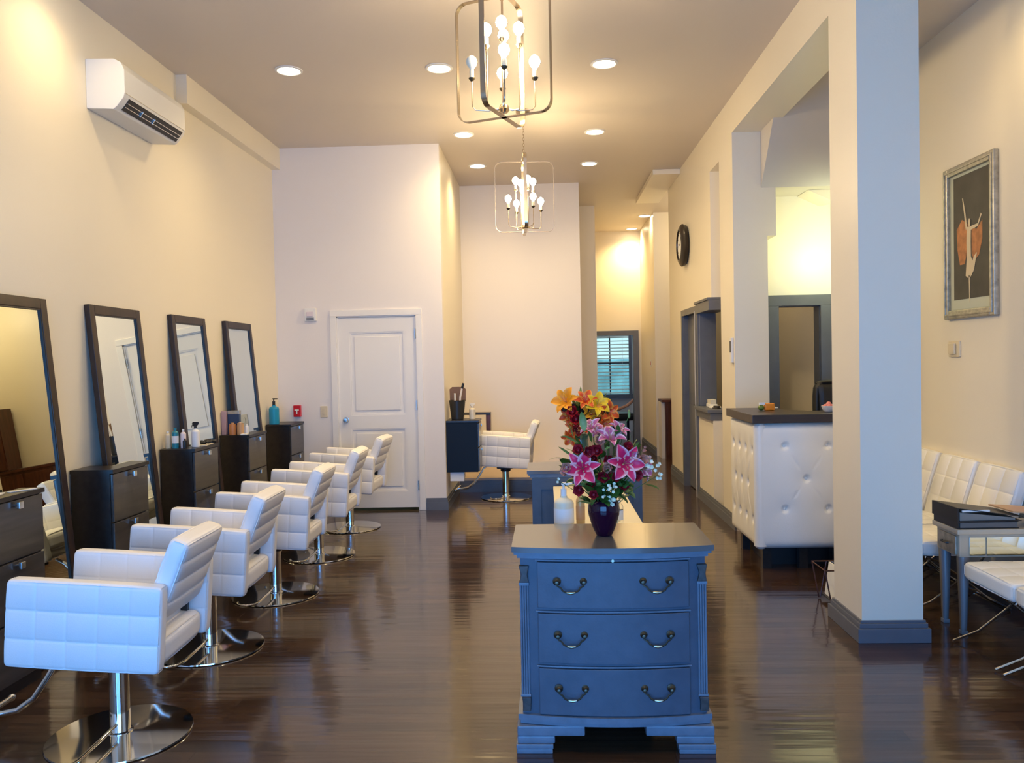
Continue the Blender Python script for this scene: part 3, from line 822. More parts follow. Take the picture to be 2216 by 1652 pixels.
def bottle(name, label, loc, r, h, m_body, m_cap, neck=.35, pump=False, label_m=None, spray=False, group='hair product bottles', cat='bottle', sc=1.0):
    t = thing(name, label, cat, loc, random.uniform(-.5, .5), group)
    zb = h*(1-.0) if not (pump or spray) else h*.74
    obj('body', MB().lathe([(0, 0), (r*.94, 0), (r, r*.10), (r, zb*.80), (r*.86, zb*.88), (r*neck, zb*.95), (r*neck, zb)], 24), m_body, t)
    if pump:
        m = MB().cyl((0, 0, zb), (0, 0, h*.88), r*.30, seg=12); m.cyl((0, 0, h*.88), (0, 0, h*.96), r*.12, seg=8); m.box(-r*.2, r*.9, -r*.16, r*.16, h*.95, h, bev=.002)
        obj('pump', m, m_cap, t)
    elif spray:
        m = MB().cyl((0, 0, zb), (0, 0, h*.82), r*.36, seg=12)
        m.prism([(-r*.5, h*.82), (r*.35, h*.82), (r*.9, h*.92), (r*.9, h), (-r*.6, h), (-r*.8, h*.93)], 'y', -r*.22, r*.22, bev=.002)
        m.tube([(-r*.5, 0, h*.92), (-r*.85, 0, h*.86), (-r*.95, 0, h*.78)], r*.10, 8)
        obj('spray_trigger', m, m_cap, t)
    else:
        obj('cap', MB().lathe([(r*.45, zb-.002), (r*.45, zb+h*.09), (r*.38, zb+h*.10), (0, zb+h*.10)], 20), m_cap, t)
    if label_m: obj('label_band', MB().lathe([(r+.0006, zb*.28), (r+.0008, zb*.29), (r+.0008, zb*.66), (r+.0006, zb*.67)], 24, cap=False), label_m, t)
    return t
bottle('pump_bottle', 'large cream pump bottle left of the purple vase, behind the dresser top', (.078, 3.80, .725), .047, .235, CREAM, PLASW, pump=True, label_m=PAPER)
bottle('lotion_tube', 'slim gold and tan tube between the cream bottle and the vase', (.158, 3.86, .725), .021, .17, GOLD, TAN, label_m=TAN)
bottle('travel_bottle', 'tiny white bottle at the left end of the display top', (.062, 4.12, .725), .014, .07, PLASW, PLASW)
bottle('serum_bottle', 'small clear bottle right of the purple vase', (.345, 3.92, .725), .022, .12, GLASS, PLASW, label_m=PAPER)
bottle('travel_bottle', 'small pale green bottle at the right of the vase, behind the dresser', (.31, 3.78, .725), .020, .095, mat('pale_green_plastic', (.55, .66, .55), .3), PLASW)

ZT = .952
bottle('shampoo_bottle', 'cream shampoo bottle at the left end of the spray bottle cabinet', (-2.750, 5.77, ZT), .021, .115, BEIGE, PLASW)
bottle('shampoo_bottle', 'teal bottle on the spray bottle cabinet', (-2.698, 5.775, ZT), .024, .135, TEAL, TEAL, label_m=PLASW)
bottle('shampoo_bottle', 'pale pink bottle right of the teal bottle', (-2.645, 5.79, ZT), .020, .125, mat('pale_pink_plastic', (.72, .62, .62), .35), PLASW)
bottle('nail_bottle', 'small dark bottle in front of the pink bottle', (-2.618, 5.755, ZT), .015, .065, BLACK, BLACK)
bottle('spray_bottle', 'white spray bottle with dark trigger on a dark cabinet', (-2.580, 5.85, ZT), .029, .185, PLASW, BLACK, spray=True)
bottle('gel_bottle', 'big turquoise pump bottle on the corner cabinet', (-2.715, 7.985, ZT), .050, .26, BLUEP, BLACK, pump=True)
t = thing('product_box', 'dark blue product box with silver top between two mirrors', 'box', (-2.69, 6.885, ZT), 0)
obj('carton', B(-.05, .05, -.022, .022, 0, .205, bev=.003), mat('navy_carton', (.02, .05, .12), .35), t); obj('lid_band', B(-.051, .051, -.023, .023, .175, .207, bev=.002), SILVER, t)
t = thing('product_box', 'mauve product box behind the orange jar', 'box', (-2.764, 6.86, ZT), 0)
obj('carton', B(-.02, .02, -.03, .03, 0, .205, bev=.003), mat('mauve_carton', (.42, .30, .36), .4), t)
bottle('cosmetic_jar', 'orange brown jar on the fourth cabinet, left one', (-2.682, 6.82, ZT), .030, .095, mat('orange_brown_plastic', (.48, .20, .07), .35), TAN, neck=.9)
bottle('cosmetic_jar', 'tan jar on the fourth cabinet, right one', (-2.618, 6.83, ZT), .030, .10, TAN, mat('pale_lid', (.6, .45, .3), .4), neck=.9)
bottle('lotion_bottle', 'small white bottle beside the tan jar', (-2.575, 6.86, ZT), .016, .08, PLASW, PLASW)
def paper(name, label, cat, x, y, z, w_, l_, h_, rz, m_): 
    return obj(name, B(-w_/2, w_/2, -l_/2, l_/2, 0, h_, bev=min(.001, h_/3)), m_, label=label, cat=cat, loc=(x, y, z), rot=(0, 0, rz))
paper('magazine', 'white magazine lying on the nearest dark cabinet', 'magazine', -2.65, 3.64, .9525, .17, .22, .006, .3, PAPER)
paper('comb', 'small pale comb lying on the nearest dark cabinet', 'comb', -2.57, 3.85, .9525, .03, .13, .004, -.5, PLASW)
paper('magazine', 'pale magazine lying in front of the third mirror', 'magazine', -2.583, 5.99, .9525, .10, .20, .006, .1, mat('pale_cover', (.62, .58, .5), .5))
m = MB()
for k in range(12): m.sphere((random.uniform(-.04, .04), random.uniform(-.09, .09), .012+random.uniform(0, .006)), .02, (1, 1.3, .6), 10)
obj('black_cloth', m, BLACK, label='crumpled black cloth at the foot of the third mirror', cat='cloth', loc=(-2.58, 6.07, .958))
paper('hand_towel', 'folded white cloth at the left end of the jar cabinet', 'cloth', -2.575, 6.80, .9525, .05, .05, .010, .1, PAPER)

# wall fittings on the back wall
t = thing('fire_alarm', 'square white alarm strobe high on the back wall left of the door', 'alarm', (-2.42, YB, 2.06))
obj('housing', B(-.062, .062, -.035, 0, -.068, .068, bev=.006), PLASW, t); obj('lens', B(-.035, .035, -.05, -.035, -.02, .03, bev=.006), mat('strobe_lens', (.70, .62, .66), .2), t)
m = MB()
for k in range(4): m.box(-.04, .04, -.038, -.035, -.060+k*.008, -.056+k*.008)
obj('grille', m, DGREY, t)
t = thing('fire_pull_station', 'red fire alarm pull box with white T handle on the back wall', 'fire alarm', (-2.585, YB, 1.06))
obj('case', B(-.038, .038, -.04, 0, -.06, .06, bev=.005), RED, t)
m = MB(); m.box(-.022, .022, -.048, -.040, .006, .018, bev=.001); m.box(-.006, .006, -.048, -.040, -.03, .008, bev=.001); obj('pull_handle', m, PLASW, t)
t = thing('light_switch', 'ivory light switch plate between the red box and the door', 'light switch', (-2.31, YB, 1.045))
obj('plate', B(-.038, .038, -.007, 0, -.06, .06, bev=.003), BEIGE, t); obj('rocker', B(-.012, .012, -.012, -.006, -.03, .03, bev=.002), BEIGE, t)

# ================================================================== back alcove
t = thing('wall_cabinet', 'floating navy black cabinet in the back alcove with a bucket on top', 'cabinet', (XC, 8.42, .38))
obj('body', B(0, .330, 0, .34, 0, .520, bev=.002), mat('navy_laminate', (.003, .004, .007), .45, spec=.25), t)
obj('top', B(0, .348, -.008, .345, .520, .542, bev=.003), ESP, t)
for i in range(2):
    d = obj('drawer', B(.330, .346, .005, .335, .005+i*.258, .252+i*.258, bev=.003), DRW, t)
    m = MB(); m.cyl((.346, .17, .22+i*.258), (.358, .17, .22+i*.258), .006, seg=8); m.box(.356, .366, .155, .187, .207+i*.258, .235+i*.258, bev=.003); obj('knob', m, STEEL, d)
t = thing('wall_box', 'small white box under the floating cabinet, lit blue by daylight', 'box', (XC, 8.45, .28))
obj('body', B(.03, .18, 0, .10, 0, .098, bev=.006), LAV, t)
t = thing('tool_bucket', 'charcoal tapered bucket holding brushes on the floating cabinet', 'bucket', (XC+.105, 8.60, .923))
obj('pail', MB().lathe([(0, 0), (.062, 0), (.066, .006), (.088, .20), (.092, .205), (.084, .20), (.060, .012), (0, .012)], 32), DGREY, t)
m = MB().tube([(-.088, 0, .20), (-.085, .0, .30), (-.055, .0, .345), (0, 0, .355), (.055, 0, .345), (.085, 0, .30), (.088, 0, .20)], .006, 8)
obj('back_rim', MB().prism([(-.085, .19), (.085, .19), (.088, .32), (.06, .345), (-.06, .345), (-.088, .32)], 'y', .070, .076), mat('brown_leather', (.18, .10, .05), .5), t)
obj('hair_brush', MB().tube([(.02, 0, .06), (.035, 0, .24), (.055, 0, .33)], .011, 10), mat('white_handle', (.75, .7, .66), .4), t)
obj('brush_handle', MB().tube([(.055, 0, .33), (.070, 0, .385)], .013, 10), BLACK, t)
obj('comb', MB().tube([(-.02, -.01, .06), (-.022, -.01, .28)], .010, 10), PLASW, t)
bottle('spray_bottle', 'small clear and white bottle on the floating cabinet', (XC+.265, 8.60, .923), .034, .17, mat('milky_plastic', (.72, .66, .54), .3), PLASW, spray=True)
t = thing('wall_shelf', 'dark wood shelf with end panel beyond the floating cabinet', 'shelf', (XC, 8.79, .64))
obj('board', B(0, .40, .60, .80, .275, .295, bev=.002), ESP, t); obj('end_panel', B(.35, .40, .61, .79, -.1, .275, bev=.002), DKWOOD, t); obj('back_rail', B(0, .05, .61, .79, -.1, .275), ESP, t)

# ================================================================== reception desk
def tuft(bu, w_, h_, nu, nv, R, depth=.035, t_=.045, open_left=False, open_right=False):
    """padded panel in the local x-z plane, face towards -y; bu: button positions"""
    m = MB(); vs = []
    def hgt(x, z):
        e = min(9 if open_left else x, 9 if open_right else w_-x, z, h_-z); edge = 1-math.exp(-max(0, e)/.018)
        d = 0
        for (bx, bz) in bu:
            r2 = ((x-bx)**2+(z-bz)**2)
            d = max(d, math.exp(-r2/(2*.020**2)), .50*math.exp(-math.sqrt(r2)/.055))
        # pleats between diagonal neighbours
        for i, (ax, az) in enumerate(bu):
            for (cx, cz) in bu[i+1:]:
                dx, dz = cx-ax, cz-az; L = math.hypot(dx, dz)
                if L < R and abs(dx) > .05 and abs(dz) > .05:
                    tt = ((x-ax)*dx+(z-az)*dz)/L/L
                    if 0 <= tt <= 1:
                        q = abs((x-ax)*dz-(z-az)*dx)/L
                        d = max(d, .15*math.exp(-(q/.016)**2))
        return t_*edge-depth*d*edge
    nu_, nv_ = nu, nv
    for j in range(nv_+1):
        row = []
        for i in range(nu_+1):
            x = w_*i/nu_; z = h_*j/nv_
            row.append(m.bm.verts.new((x, -hgt(x, z), z)))
        vs.append(row)
    for j in range(nv_):
        for i in range(nu_): m.bm.faces.new([vs[j][i], vs[j][i+1], vs[j+1][i+1], vs[j+1][i]])
    return m
t = thing('reception_desk', 'L-shaped reception desk in tufted white vinyl with dark counter top', 'reception desk', (1.475, 5.79, 0))
W_, Dp, z0, z1 = .70, .80, .155, 1.055
obj('body', B(.05, W_-.01, .05, .34, z0+.005, z1), VINYLD, t)
obj('side_body', B(.05, .36, .34, Dp, z0+.005, z1), VINYLD, t)
bu = []
for r_, z in enumerate((.285, .50, .735)):
    x = .22 if r_ != 1 else .37
    while x < W_-.05: bu.append((x, z)); x += .30
bu = [(b[0], b[1]) for b in bu]
p = obj('front_padding', tuft([(b[0]-.05, b[1]) for b in bu], W_-.05, z1-z0, 110, 120, .30, open_left=True), VINYLD, t, loc=(.05, .05, z0), sharp=2)
bs = []
for r_, z in enumerate((.20, .45, .70)):
    for k in range(4): bs.append((.12+k*.19+(.06 if r_ == 1 else 0), z))
p2 = obj('side_padding', tuft([b for b in bs if b[0] < .70], Dp-.05, z1-z0, 100, 100, .33, open_right=True), VINYLD, t, loc=(.05, Dp, z0), rot=(0, 0, -PI/2), sharp=2)
obj('corner_padding', MB().lathe([(.028, 0), (.0455, .018), (.0455, z1-z0-.018), (.028, z1-z0)], 32, Matrix.Translation((.05, .05, z0))), VINYLD, t)
def buttons(lst, fn):
    for b in lst:
        obj('button', MB().sphere(fn(b), .009, (1, 1, 1), 12), VINYLD, t)
buttons(bu, lambda b: (b[0], .05-.012, z0+b[1])); buttons([b for b in bs if b[0] < .70], lambda b: (.05-.012, Dp-b[0], z0+b[1]))
m = MB().prism([(-.012, -.012), (W_+.01, -.012), (W_+.01, .36), (.50, .36), (.38, .50), (.38, Dp+.02), (-.012, Dp+.02)], 'z', z1+.002, z1+.062, bev=.003)
obj('counter_top', m, COUNTER, t)
for (x, y) in ((.10, .10), (.36, .10), (W_-.1, .12), (.10, Dp-.1), (.36, .32)): obj('leg', B(x-.03, x+.03, y-.03, y+.03, 0, z0+.02), ESP, t)
obj('underdesk_shade', B(.14, W_-.06, .20, .30, 0, z0+.01).box(.14, .30, .30, Dp-.08, 0, z0+.01), BLACK, t)  # black block standing in for the dark shade under the desk
ZD = 1.118
t = thing('snack_box', 'orange box with green end on the reception counter', 'box', (1.70, 6.24, ZD), .1)
obj('box_body', B(-.03, .045, -.02, .02, 0, .055, bev=.008), ORANGE, t)
obj('green_end', MB().sphere((-.055, 0, .022), .024, (1, .9, .9)), mat('green_wrap', (.12, .18, .03), .4), t); obj('white_tag', B(-.075, -.03, -.015, -.005, .045, .062), PAPER, t)
paper('note_pad', 'small white note pad at the back of the counter', 'note pad', 1.80, 6.50, ZD, .08, .05, .008, 0, PAPER)
t = thing('candy_dish', 'round pink and white dish on the reception counter', 'dish', (2.062, 5.97, ZD), 0)
obj('bowl', MB().lathe([(0, 0), (.028, 0), (.046, .020), (.052, .045), (.048, .044), (.040, .020), (0, .008)], 24), PLASW, t)
m = MB()
for k in range(7): m.sphere((.024*math.cos(k*.9), .024*math.sin(k*.9), .042), .018, (1, 1, .8), 10)
m.sphere((0, 0, .055), .02); obj('sweets', m, PINKC, t)
t = thing('office_chair', 'black office chair back showing above the reception counter', 'chair', (2.47, 6.98, 0), .12)
obj('backrest', MB().quilt(-.155, .155, -.05, .05, .62, 1.30, .049, puff=.02, M=Matrix.Rotation(-.05, 4, 'X')), BLACK, t)
obj('seat', MB().quilt(-.24, .24, -.50, -.04, .44, .52, .03, puff=.01), BLACK, t)
obj('spine', B(-.03, .03, .03, .06, .42, .9), BLACK, t); obj('column', MB().cyl((0, -.25, .08), (0, -.25, .44), .025), CHROME, t)
m = MB()
for k in range(5):
    a = 2*PI*k/5; m.tube([(0, -.25, .09), (.27*math.cos(a), -.25+.27*math.sin(a), .06)], .016, 8)
    m.sphere((.27*math.cos(a), -.25+.27*math.sin(a), .027), .026, (1, 1, 1), 10)
obj('star_base', m, BLACK, t)

# papers on the service window sill
m = MB()
for k in range(3): m.box(-.05+k*.004, .05, -.10+k*.03, .02+k*.03, k*.006, k*.006+.005, M=Matrix.Rotation(.15*k, 4, 'Z'))
obj('paper_stack', m, PAPER, label='loose stack of papers on the service window sill', cat='papers', loc=(XP+.07, 8.38, 1.012))
t = thing('card_holder', 'low clear card holder with pale cards on the service window sill', 'card holder', (XP+.08, 8.55, 1.012))
obj('tray', B(-.04, .04, -.09, .09, 0, .03, bev=.003), PLASW, t); obj('cards', B(-.03, .03, -.08, .08, .03, .075), mat('pale_cards', (.6, .58, .5), .5), t)
t = thing('stapler', 'small dark stapler on the service window sill', 'stapler', (XP+.06, 8.22, 1.012), .3)
obj('base', B(-.02, .02, -.05, .05, 0, .010, bev=.002), BLACK, t); obj('arm', B(-.016, .016, -.05, .04, .012, .028, bev=.004), BLACK, t)

# magazine table between desk and pillar
t = thing('magazine_rack', 'small hairpin-legged rack of magazines half hidden behind the pillar', 'magazine rack', (1.83, 5.02, 0))
obj('tray', B(-.115, .17, -.11, .11, .030, .036), BLACK, t)
for (x, y) in ((-.125, -.12), (.135, -.12), (-.125, .12), (.135, .12)):
    obj('leg', MB().tube([(x-.045, y, .235), (x-.004, y, .006), (x+.004, y, .006), (x+.045, y, .235)], .0045, 8), DKWOOD, t)
m = MB().tube([(-.17, -.12, .235), (.18, -.12, .235), (.18, .12, .235), (-.17, .12, .235)], .0045, 8, closed=True); obj('top_rail', m, DKWOOD, t)
m = MB()
for yy in (-.12, .12): m.tube([(-.125, yy, .006), (-.11, yy, .033), (.135, yy, .033)], .004, 6)
for xx in (-.10, .13): m.tube([(xx, -.12, .033), (xx, .12, .033)], .004, 6)
obj('base_wire', m, DKWOOD, t)
for k, (c_, x, hh) in enumerate(((PAPER, -.095, .20), (mat('blue_cover', (.05, .07, .14), .35), -.082, .205), (BLACK, -.066, .21), (PAPER, -.045, .25), (TAN, -.025, .26), (PAPER, .0, .27), (BLACK, .03, .24))):
    obj('magazine', B(-.005, .005, -.10, .10, 0, hh, M=Matrix.Translation((x, 0, .037)) @ Matrix.Rotation(.14, 4, 'Y')), c_, t)

# ================================================================== wall clock, thermostat
t = thing('wall_clock', 'round black wall clock high on the partition wall', 'clock', (XP, 9.46, 2.83), 0)
R90 = Matrix.Rotation(-PI/2, 4, 'Y')
obj('rim', MB().lathe([(.0, 0), (.205, 0), (.235, .02), (.245, .05), (.235, .065), (.20, .085), (.17, .09), (.165, .070), (0, .068)], 48, R90), mat('black_clock_rim', (.018, .012, .010), .3), t)
obj('dial', MB().lathe([(0, .0685), (.166, .0685), (.166, .071), (0, .072)], 48, R90), PAPER, t)
m = MB(); m.box(-.076, -.073, -.004, .004, 0, .12, M=Matrix.Rotation(.6, 4, 'X')); m.box(-.076, -.073, -.005, .005, 0, .08, M=Matrix.Rotation(-1.3, 4, 'X')); obj('hands', m, BLACK, t)
m = MB()
for k in range(12): m.box(-.0745, -.0725, -.004, .004, .13, .15, M=Matrix.Rotation(k*PI/6, 4, 'X'))
obj('hour_marks', m, BLACK, t)
t = thing('intercom', 'narrow white intercom on the partition end above the counter', 'intercom', (XP, 7.22, 1.60))
obj('case', B(-.022, 0, -.035, .035, -.12, .10, bev=.004), PLASW, t); obj('buttons', B(-.025, -.022, -.02, .02, -.03, .07), DGREY, t)

# ================================================================== waiting area
def waiting_chair(first=[None]):
    t = thing('waiting_chair', '', 'chair', (0, 0, 0), 0, 'white tufted waiting chairs on the right wall')
    # local: seat faces -x, back towards +x
    Sm = Matrix.Rotation(.03, 4, 'Y')
    obj('seat', MB().quilt(0, .50, -.225, .225, .335, .425, .02, sx=[.125, .25, .375], sy=[-.075, .075], depth=.005, wd=.007, puff=.006, face=2), VINYLD, t, sharp=1.2)
    Bm = Matrix.Translation((.47, 0, .40)) @ Matrix.Rotation(.30, 4, 'Y')
    obj('backrest', MB().quilt(-.035, .035, -.225, .225, 0, .44, .02, sy=[-.075, .075], sz=[.147, .293], depth=.005, wd=.007, puff=.006, M=Bm, face=0), VINYLD, t, sharp=1.2)
    for s in (-1, 1):
        m = MB(); y = s*.20
        m.tube([(-.07, y, .010), (.06, y, .06), (.20, y, .17), (.34, y, .29), (.47, y, .42), (.54, y, .60)], .0065, 8)
        m.tube([(.52, y, .010), (.40, y, .07), (.24, y, .20), (.10, y, .30), (.03, y, .325)], .0065, 8)
        obj('cross_leg', m, CHROME, t)
    obj('floor_bar', MB().tube([(.52, -.20, .010), (.52, .20, .010)], .007, 8), CHROME, t)
    return t
WC = [(6.05, 'white tufted waiting chair farthest back, mostly hidden by the pillar'), (5.55, 'white tufted waiting chair second from the back, beside the pillar'),
      (5.05, 'white tufted waiting chair just behind the side table'), (4.13, 'white tufted waiting chair in front of the side table, seat fully visible'),
      (3.66, 'white tufted waiting chair cut by the right edge of the photo')]
wc = waiting_chair()
for i, (y, lb) in enumerate(WC):
    if i == 0: wc.location = (2.20, y, 0); wc['label'] = lb
    else: dup(wc, (2.20, y, 0), 0, lb)

t = thing('side_table', 'mirrored silver side table with grey tapered legs between the waiting chairs', 'side table', (2.20, 4.56, 0))
ztb = .58
obj('apron', B(.02, .56, -.125, .125, ztb-.155, ztb-.03, bev=.003), CHAMP, t)
obj('top', B(0, .585, -.145, .145, ztb-.03, ztb, bev=.006), CHAMP, t)
m = MB(); m.box(.07, .155, -.131, -.126, ztb-.145, ztb-.045, bev=.002); m.box(.16, .53, -.131, -.126, ztb-.145, ztb-.045, bev=.002)
obj('mirror_panel', m, MIRROR, t)
d = obj('drawer', B(.010, .02, -.10, .10, ztb-.145, ztb-.045, bev=.002), SILVER, t)
m = MB().tube([(.006, -.035, ztb-.095), (-.006, -.03, ztb-.095), (-.006, .03, ztb-.095), (.006, .035, ztb-.095)], .005, 8); obj('pull', m, BLACK, d)
for (x, y) in ((.05, -.10), (.05, .10), (.53, -.10), (.53, .10)):
    m = MB(); n_ = ztb-.15
    m.hexa([(x-.013, y-.013, .02), (x+.013, y-.013, .02), (x+.013, y+.013, .02), (x-.013, y+.013, .02), (x-.024, y-.024, n_), (x+.024, y-.024, n_), (x+.024, y+.024, n_), (x-.024, y+.024, n_)])
    m.box(x-.018, x+.018, y-.018, y+.018, 0, .022, bev=.004)
    obj('leg', m, GREYLEG, t)
t = thing('ring_binder', 'black ring binder lying flat on the side table, under the other one', 'binder', (2.36, 4.56, ztb+.001), .02)
obj('cover', B(-.15, .17, -.13, .13, 0, .004), BLACK, t); obj('pages', B(-.14, .165, -.125, .125, .005, .032), mat('grey_pages', (.12, .12, .12), .5), t); obj('cover_top', B(-.15, .17, -.13, .13, .033, .037), BLACK, t)
obj('spine', B(-.155, -.149, -.13, .13, 0, .037), BLACK, t)
t = thing('ring_binder', 'black ring binder lying open-edged on top, with white tabs', 'binder', (2.355, 4.56, ztb+.039), .05)
Rb = Matrix.Rotation(.14, 4, 'Y')
obj('spine', B(-.158, -.150, -.13, .13, 0, .075), BLACK, t)
obj('cover', B(-.15, .19, -.13, .13, 0, .004), BLACK, t); obj('pages', MB().prism([(-.14, .005), (.16, .005), (.16, .016), (-.14, .050)], 'y', -.12, .12), mat('grey_sheets', (.20, .20, .19), .5), t)
obj('cover_top', MB().prism([(-.155, .072), (.20, .020), (.20, .024), (-.155, .076)], 'y', -.13, .13), BLACK, t)
obj('white_tab', B(-.13, .02, -.126, -.119, .052, .062), PAPER, t)
obj('tan_folder', B(-.10, .22, -.12, .10, 0, .008, M=Matrix.Rotation(.08, 4, 'Y')), TAN, label='tan folder lying across the right part of the binders', cat='folder', loc=(2.60, 4.57, ztb+.075), rot=(0, 0, .05))

# framed picture of a dancer, thermostat, dark framed mirror on the right wall
PY0, PY1, PZ0, PZ1 = 5.145, 5.785, 1.76, 2.79
t = thing('framed_picture', 'silver framed picture of a pale winged dancer on a dark ground, right wall', 'picture', (XR, (PY0+PY1)/2, PZ0))
hw = (PY1-PY0)/2; Hh = PZ1-PZ0; f = .058
m = MB()
for (a, b, c, e) in ((-hw, -hw+f, 0, Hh), (hw-f, hw, 0, Hh), (-hw+f, hw-f, Hh-f, Hh), (-hw+f, hw-f, 0, f)): m.box(-.035, 0, a, b, c, e, bev=.008)
for (a, b, c, e) in ((-hw+.02, -hw+.034, .02, Hh-.02), (hw-.034, hw-.02, .02, Hh-.02), (-hw+.034, hw-.034, Hh-.034, Hh-.02), (-hw+.034, hw-.034, .02, .034)): m.box(-.041, -.034, a, b, c, e, bev=.002)
obj('frame', m, SILVER, t)
obj('mat_board', B(-.012, 0, -hw+f, hw-f, f, Hh-f), MATB, t)
obj('canvas', B(-.0135, -.012, -hw+f+.02, hw-f-.05, f+.07, Hh-f-.02), INKY, t)
def flat_poly(pts, x, m_, nm, par):
    b = MB().prism(pts, 'x', x-.001, x); bmesh.ops.triangulate(b.bm, faces=b.bm.faces[:]); return obj(nm, b, m_, par)
# figure in (y, z) local to the picture; y positive is left in the view
flat_poly([(.03, .62), (.10, .66), (.17, .60), (.16, .46), (.13, .36), (.07, .36), (.04, .44)], -.0136, DRAPE, 'wing_left', t)
flat_poly([(-.02, .60), (-.08, .57), (-.15, .62), (-.15, .50), (-.11, .40), (-.05, .37), (-.02, .42)], -.0136, DRAPE, 'wing_right', t)
flat_poly([(.036, .60), (.042, .50), (.038, .40), (-.012, .40), (-.010, .50), (-.014, .60)], -.0147, SKINT, 'dancer_bodice', t)
flat_poly([(.038, .401), (.055, .28), (.03, .265), (-.01, .27), (-.05, .31), (-.085, .42), (-.05, .40), (-.03, .37), (-.012, .401)], -.0147, SKINT, 'dancer_gown', t)
flat_poly([(-.013, .60), (-.013, .575), (-.10, .587), (-.145, .655), (-.135, .665), (-.098, .605)], -.0147, SKINT, 'dancer_arm', t)
flat_poly([(.035, .60), (.055, .70), (.085, .80), (.095, .80), (.070, .69), (.05, .58)], -.0147, SKINT, 'dancer_arm', t)
flat_poly([(.012, .60), (.018, .635), (.005, .655), (-.010, .64), (-.008, .605)], -.0158, SKINT, 'dancer_head', t)
flat_poly([(.016, .28), (.012, .12), (.006, .10), (.004, .28)], -.0147, SKINT, 'dancer_leg', t)
t = thing('thermostat', 'small beige thermostat under the framed picture', 'thermostat', (XR, 5.69, 1.555))
obj('plate', B(-.012, 0, -.075, .075, -.055, .055, bev=.004), BEIGE, t); obj('dial', B(-.028, -.012, -.03, .055, -.035, .04, bev=.006), BEIGE, t)
t = thing('framed_mirror', 'dark framed panel on the right wall, only its edge showing past the pillar', 'mirror', (XR, 6.60, .98))
m = MB()
for (a, b, c, e) in ((-.35, -.29, 0, .75), (.29, .35, 0, .75), (-.29, .29, .69, .75), (-.29, .29, 0, .06)): m.box(-.04, 0, a, b, c, e, bev=.003)
obj('frame', m, FRAMEW, t); obj('glass', B(-.02, 0, -.29, .29, .06, .69), MIRROR, t)

# ================================================================== hall furniture
t = thing('hall_cabinet', 'dark reddish brown wooden cabinet at the end of the back hall', 'cabinet', (1.76, 12.25, 0))
obj('body', B(.05, 1.4, .02, .42, .0, .86), DKWOOD, t); obj('top', B(0, 1.42, 0, .44, .86, .90, bev=.004), DKWOOD, t)
obj('side_strip', B(.0, .05, .10, .40, 0, .86), TRIMW, t, label='pale side strip')
for k in range(3): obj('door', B(.08+k*.44, .49+k*.44, .005, .02, .06, .82, bev=.004), DKWOOD, t)
t = thing('hall_hutch', 'tall dark brown wooden cupboard in the side corridor', 'cupboard', (2.75, 12.3, .905))
obj('body', B(-.25, .42, 0, .36, 0, .95), DKWOOD, t); obj('door', B(-.24, .08, -.015, 0, .02, .93, bev=.004), DKWOOD, t); obj('door', B(.09, .41, -.015, 0, .02, .93, bev=.004), DKWOOD, t)
t = thing('light_switch', 'white switch plate on the hall wall', 'light switch', (1.73, 13.2, 1.45))
obj('plate', B(-.008, 0, -.04, .04, -.06, .06, bev=.002), PLASW, t); obj('rocker', B(-.013, -.007, -.012, .012, -.03, .03), RED, t)
t = thing('black_chair', 'black reclined chair with pale wooden armrest in the far room', 'chair', (1.62, 15.4, 0), .2)
obj('backrest', MB().quilt(-.02, .34, -.05, .06, .42, 1.02, .04, puff=.02, M=Matrix.Rotation(.25, 4, 'Y')), BLACK, t)
obj('seat', MB().quilt(-.45, .05, -.25, .25, .38, .50, .04, puff=.02), BLACK, t)
m = MB(); m.tube([(-.35, -.27, .58), (-.15, -.27, .66), (.10, -.27, .86)], .028, 10); obj('armrest', m, SKIN, t)
for (x, y) in ((-.4, -.2), (-.4, .2), (.0, -.2), (.0, .2)): obj('leg', B(x-.02, x+.02, y-.02, y+.02, 0, .39), BLACK, t)

# ================================================================== flowers
def orient(p, d, roll=0, s=1):
    """matrix taking +z to direction d at point p"""
    q = Vector(d).to_track_quat('Z', 'Y').to_matrix().to_4x4()
    return Matrix.Translation(p) @ q @ Matrix.Rotation(roll, 4, 'Z') @ Matrix.Scale(s, 4)
def lily(root, p, d, size, m_, name='lily', roll=0, open_=.75):
    size = size*(1.38 if m_ in (PINKP, MAGP) else 1.15)
    m = MB(); Mx = orient(p, d, roll)
    for k in range(6):
        wd_ = size*(.56 if k % 2 else .42)
        m.petal(Mx @ Matrix.Rotation(k*PI/3, 4, 'Z') @ Matrix.Rotation(-(.62-.35*open_), 4, 'Y'), size, wd_, curl=.55+.1*random.random(), n=8, cup=.35)
    o = obj(name, m, m_, root, sharp=3)
    m = MB()
    for k in range(5):
        a = k*2*PI/5; c, s_ = math.cos(a), math.sin(a)
        m.tube([Mx @ Vector((0, 0, 0)), Mx @ Vector((c*size*.10, s_*size*.10, size*.35)), Mx @ Vector((c*size*.20, s_*size*.20, size*.52))], .0009, 5)
        m.sphere(Mx @ Vector((c*size*.20, s_*size*.20, size*.53)), .0032, (1, 1, 1), 6)
    obj('stamens', m, TAN, o)
    return o
def rose(root, p, d, size, m_, name='rose'):
    size = size*1.2
    m = MB(); Mx = orient(p, d)
    for ring, (n_, tilt, s) in enumerate(((3, 1.35, .55), (4, 1.1, .8), (5, .8, 1.0))):
        for k in range(n_):
            m.petal(Mx @ Matrix.Rotation(2*PI*k/n_+ring*.5, 4, 'Z') @ Matrix.Translation((size*.06*ring, 0, 0)) @ Matrix.Rotation(-tilt, 4, 'Y'), size*s, size*s*1.15, curl=.35, n=5, cup=.5)
    m.sphere(Mx @ Vector((0, 0, size*.28)), size*.26, (1, 1, 1.2), 10)
    return obj(name, m, m_, root, sharp=3)
